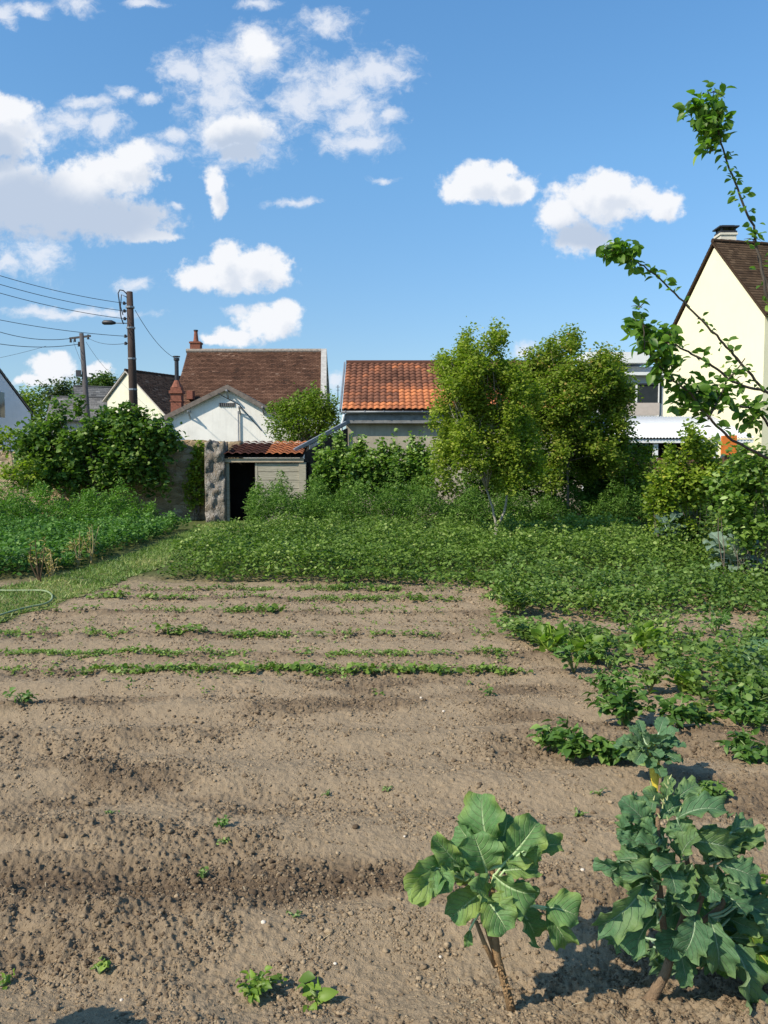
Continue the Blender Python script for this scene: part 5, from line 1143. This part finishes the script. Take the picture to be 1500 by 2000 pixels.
# weeds
for (px, py, w, h, n, sz, m, lab) in ((42,1388,54,38,40,.05,POT3,'dark green weed near the left edge below the seedling rows'),(432,1622,36,26,30,.022,POT3,'small weed on the soil at mid left'),(440,1650,30,14,16,.018,WEED,'tiny weed just below another weed at mid left'),
  (195,1895,50,22,34,.024,LETT,'bright green sprawling weed at lower left'),(500,1922,96,36,110,.028,LETT,'leafy weed with many small round leaves at bottom centre'),(620,1936,44,40,12,.055,LETT,'small cabbage seedling with two broad leaves at bottom centre'),
  (757,1540,30,12,16,.018,WEED,'tiny weed on the soil near the centre'),(957,1368,30,20,20,.03,POT3,'small dark weed right of centre below the seedling rows'),(215,1592,30,10,12,.014,WEED,'tiny weed on the soil left of centre'),(640,1545,30,12,12,.014,WEED,'tiny weed on the soil at centre'),
  (1170,1548,26,14,10,.02,WEED,'tiny weed left of the kale top'),(8,1908,30,20,14,.024,LETT,'small bright weed at the left edge low down'),(1130,1578,50,16,30,.016,WEED,'flat weed between cabbage and kale'),(575,1800,40,14,16,.013,WEED,'tiny weed below the dark trench'),(400,1700,36,22,22,.018,WEED,'small weed beside the dark trench'),(1480,1760,60,40,20,.05,LETT,'light green leaves behind the kale at the right edge')):
    leafy('weed', lab, 'weed', px, py, w, h, n, sz, m, group='weeds on the bare soil')
# bean seedlings in rows
protos = {}
def seedling_mesh(k, size, n, hh):
    pos = []; D = []; sz = []; mb = MB()
    for i in range(n):
        a = random.uniform(0, 6.28); r = random.uniform(.01, .05); h = hh*random.uniform(.4, 1); p = Vector((math.cos(a)*r, math.sin(a)*r, h)); mb.tube([(0, 0, -.01), p*.6+Vector((0, 0, h*.2)), p], [.002, .0015, .001], 4)
        d = Vector((math.cos(a), math.sin(a), random.uniform(-.3, .5))); pos.append(list(p)); D.append(list(d)); sz.append(size*random.uniform(.6, 1.15))
    V, Fc, t = scatter(T_ROUND, np.array(pos), np.array(D), rnorm(n, 1.3), np.array(sz), np.clip(rng.normal(.5, .25, n), 0, 1))
    n0 = len(V); q = [f for f in mb.f if len(f) == 4]; V = np.concatenate([V, np.array(mb.v)]); Fc = np.concatenate([Fc, np.array(q)+n0]); t = np.concatenate([t, np.full(len(mb.v), .6)])
    me = np_mesh('bean_seedling', V, Fc, {'tint': t}); me.materials.append(SEED); return me
SM = [seedling_mesh(i, .042, 13, .055) for i in range(4)]; SS = [seedling_mesh(i, .034, 6, .05) for i in range(4)]
rows = [(1318, [(-60,60,5,SS),(90,150,2,SS),(160,645,34,SM),(690,880,13,SM),(915,1010,7,SM),(1010,1060,1,SS)], 'bean seedling in the nearest and fullest seedling row'),
 (1285, [(-40,60,4,SS),(180,420,13,SS),(450,470,1,SS),(560,620,3,SS),(720,1000,17,SS)], 'bean seedling in the second seedling row from the front'),
 (1244, [(60,260,6,SS),(310,400,6,SM),(430,560,8,SS),(600,700,5,SS),(730,860,8,SS)], 'bean seedling in the third seedling row from the front'),
 (1200, [(50,200,6,SS),(260,420,9,SS),(450,560,6,SM),(600,860,10,SS)], 'bean seedling in the fourth seedling row from the front'),
 (1174, [(170,250,5,SM),(270,380,7,SM),(420,620,10,SS),(640,740,7,SS),(780,900,6,SM)], 'bean seedling in the fifth seedling row from the front'),
 (1154, [(230,300,4,SS),(350,480,12,SS),(500,600,5,SS),(640,780,9,SM),(820,940,9,SS)], 'bean seedling in the farthest seedling row by the potatoes')]
for py, segs, lab in rows:
    for (x0, x1, n, MS) in segs:
        for i in range(n):
            px = x0+(x1-x0)*(i+random.uniform(.2, .8))/n; g = gp(px, py); g.y += random.gauss(0, .035)+(px-600)*-.00012; o = bpy.data.objects.new('bean_seedling', random.choice(MS)); COL.objects.link(o)
            s = random.uniform(.75, 1.25)*(1 if py > 1260 else 1.25); o.location = (g.x, g.y, gh(g.x, g.y)); o.rotation_euler = (0, 0, random.uniform(0, 6.28)); o.scale = (s, s, s*random.uniform(.8, 1.2)); tag(o, lab, 'seedling', 'bean seedlings, '+lab.split('in the ')[1])
def row_weeds():
    n = 9000; x = rng.uniform(-4.2, 2.2, n); k = rng.integers(0, 6, n); y = np.array(ROWY)[k]+rng.normal(0, .07, n)-x*.02
    sc = rng.random(n) < .12; y = np.where(sc, rng.uniform(5.6, 11.2, n), y)
    keep = (rng.random(n) < smooth(.42, .68, fbm(x*3+k*7, y*1.5, 3, 63))) & (in_path(x, y) < .2) & (x < .95+.10*(y-6)); x = x[keep]; y = y[keep]; n = len(x)
    x = np.repeat(x, 4)+rng.normal(0, .014, n*4); y = np.repeat(y, 4)+rng.normal(0, .014, n*4); z = ground_h(x, y)+rng.uniform(.002, .03, n*4)
    V, Fc, t = scatter(T_OVAL, np.stack([x, y, z], 1), rdir(n*4, -.1, .8), rnorm(n*4, 1.0), rng.uniform(.012, .034, n*4), np.clip(rng.normal(.5, .25, n*4), 0, 1))
    tag(link('row_weeds', np_mesh('row_weeds', V, Fc, {'tint': t}), SEED), 'tiny sprouting weeds strung out along the seedling rows', 'weeds', kind='stuff')
row_weeds()
def straw():
    n = 900; r_ = np.exp(rng.uniform(math.log(1.9), math.log(9), n)); a = np.radians(rng.uniform(-30, 30, n)); x = r_*np.sin(a); y = r_*np.cos(a)
    D = rdir(n, -.05, .12); V, Fc, t = scatter(T_BLADE, np.stack([x, y, ground_h(x, y)+.004], 1), D, np.tile([0, 0, 1.], (n, 1)), rng.uniform(.015, .07, n), rng.random(n), np.full(n, .8))
    tag(link('straw_bits', np_mesh('straw_bits', V, Fc, {'tint': t}), leafmat('straw', (.22, .15, .08), (.42, .33, .19), (.55, .46, .30), .05)), 'bits of dry straw and root scattered on the soil', 'straw', kind='stuff')
straw()
# dry stalks in the left bed
for i, (px, py, h) in enumerate(((78,1138,.75),(150,1108,.6),(100,1128,.45),(178,1100,.7))):
    g = gp(px, py); g.z = gh(g.x, g.y); mb = MB(); root = empty('dry_stalk', g); tag(root, ['tall brown dead stalk at the corner of the left bed', 'straw yellow dead stalk at the edge of the left bed', 'short dead stalk between two taller ones by the path', 'thin dead stalk farthest along the left bed edge'][i], 'dead stalk', 'dead stalks by the left bed')
    for k in range(5): t = g+Vector((random.gauss(0, .09), random.gauss(0, .06), h*random.uniform(.6, 1))); limb(mb, g, t, .012, .005, .05, 4, 5)
    mb.build('stem', DRYSTEM if i != 0 else simple('brown_stem', (.10, .065, .035)), root)
    crown('foliage', [((g.x, g.y, g.z+h*.5), (.14, .12, h*.4))], 60, .07, leafmat('dry_leaf', (.20, .16, .05), (.34, .27, .09), (.45, .38, .15)), root, T_LONG, .08, 5)
# dandelion-like pole with loop: hose on the path
hp = [(-120,1156),(0,1160),(50,1160),(85,1161),(100,1168),(101,1178),(88,1187),(60,1192),(20,1204),(-40,1226),(-140,1255)]
pts = []
for (x, y) in hp: g = gp(x, y); g.z = gh(g.x, g.y)+.045; pts.append(g)
sm = []
for i in range(len(pts)-1):
    p0_, p1_, p2_, p3_ = pts[max(i-1, 0)], pts[i], pts[i+1], pts[min(i+2, len(pts)-1)]
    for k in range(6):
        t = k/6; sm.append(.5*((2*p1_)+(-p0_+p2_)*t+(2*p0_-5*p1_+4*p2_-p3_)*t*t+(-p0_+3*p1_-3*p2_+p3_)*t**3))
tag(MB().tube(sm, .012, 8).build('garden_hose', HOSE, None, True), 'pale green garden hose looping onto the grass path at left', 'hose')
# pebbles
for i, (px, py, r) in enumerate(((514,1812,.010),(655,1872,.007),(822,1362,.010),(866,1390,.010),(1138,1695,.009),(790,1640,.006),(237,1945,.006),(860,1855,.006),(493,1752,.020),(20,1735,.016),(695,1625,.016),(330,1715,.016))):
    g = gp(px, py); bm = bmesh.new(); bmesh.ops.create_icosphere(bm, subdivisions=2, radius=r)
    for v in bm.verts: v.co *= 1+.3*mnoise.noise(v.co*60+Vector((i, 0, 0)))
    for v in bm.verts: v.co.z *= .7
    me = bpy.data.meshes.new('pebble'); bm.to_mesh(me); bm.free(); pale = r < .012; o = link('pebble', me, simple('pale_pebble', (.62, .54, .44), .8, .2, .2, 60) if pale else CLOD, None, True); o.location = (g.x, g.y, gh(g.x, g.y)+r*.35)
    where = ['below the dark trench', 'low at bottom centre', 'under the nearest seedling row', 'right of the one under the seedling row', 'between cabbage and kale', 'left of the cabbage top', 'near the bottom left corner', 'left of the cabbage stalks', 'just under the dark trench', 'at the left edge of the trench', 'at the centre of the soil', 'on the upper rim of the trench'][i]
    tag(o, ('small pale pebble ' if pale else 'brown stone like clod ')+where, 'pebble', 'pebbles on the soil')
# a plant just outside the frame at lower left whose shadow reaches in
stemmed_plant('cabbage_plant', 'cabbage plant standing just outside the left edge', 'cabbage', -235, 2225, .42, 20, CAB, STALK, .8, .14, sr=.014, nst=2, leafL=.2, seed=21, lo=.6)
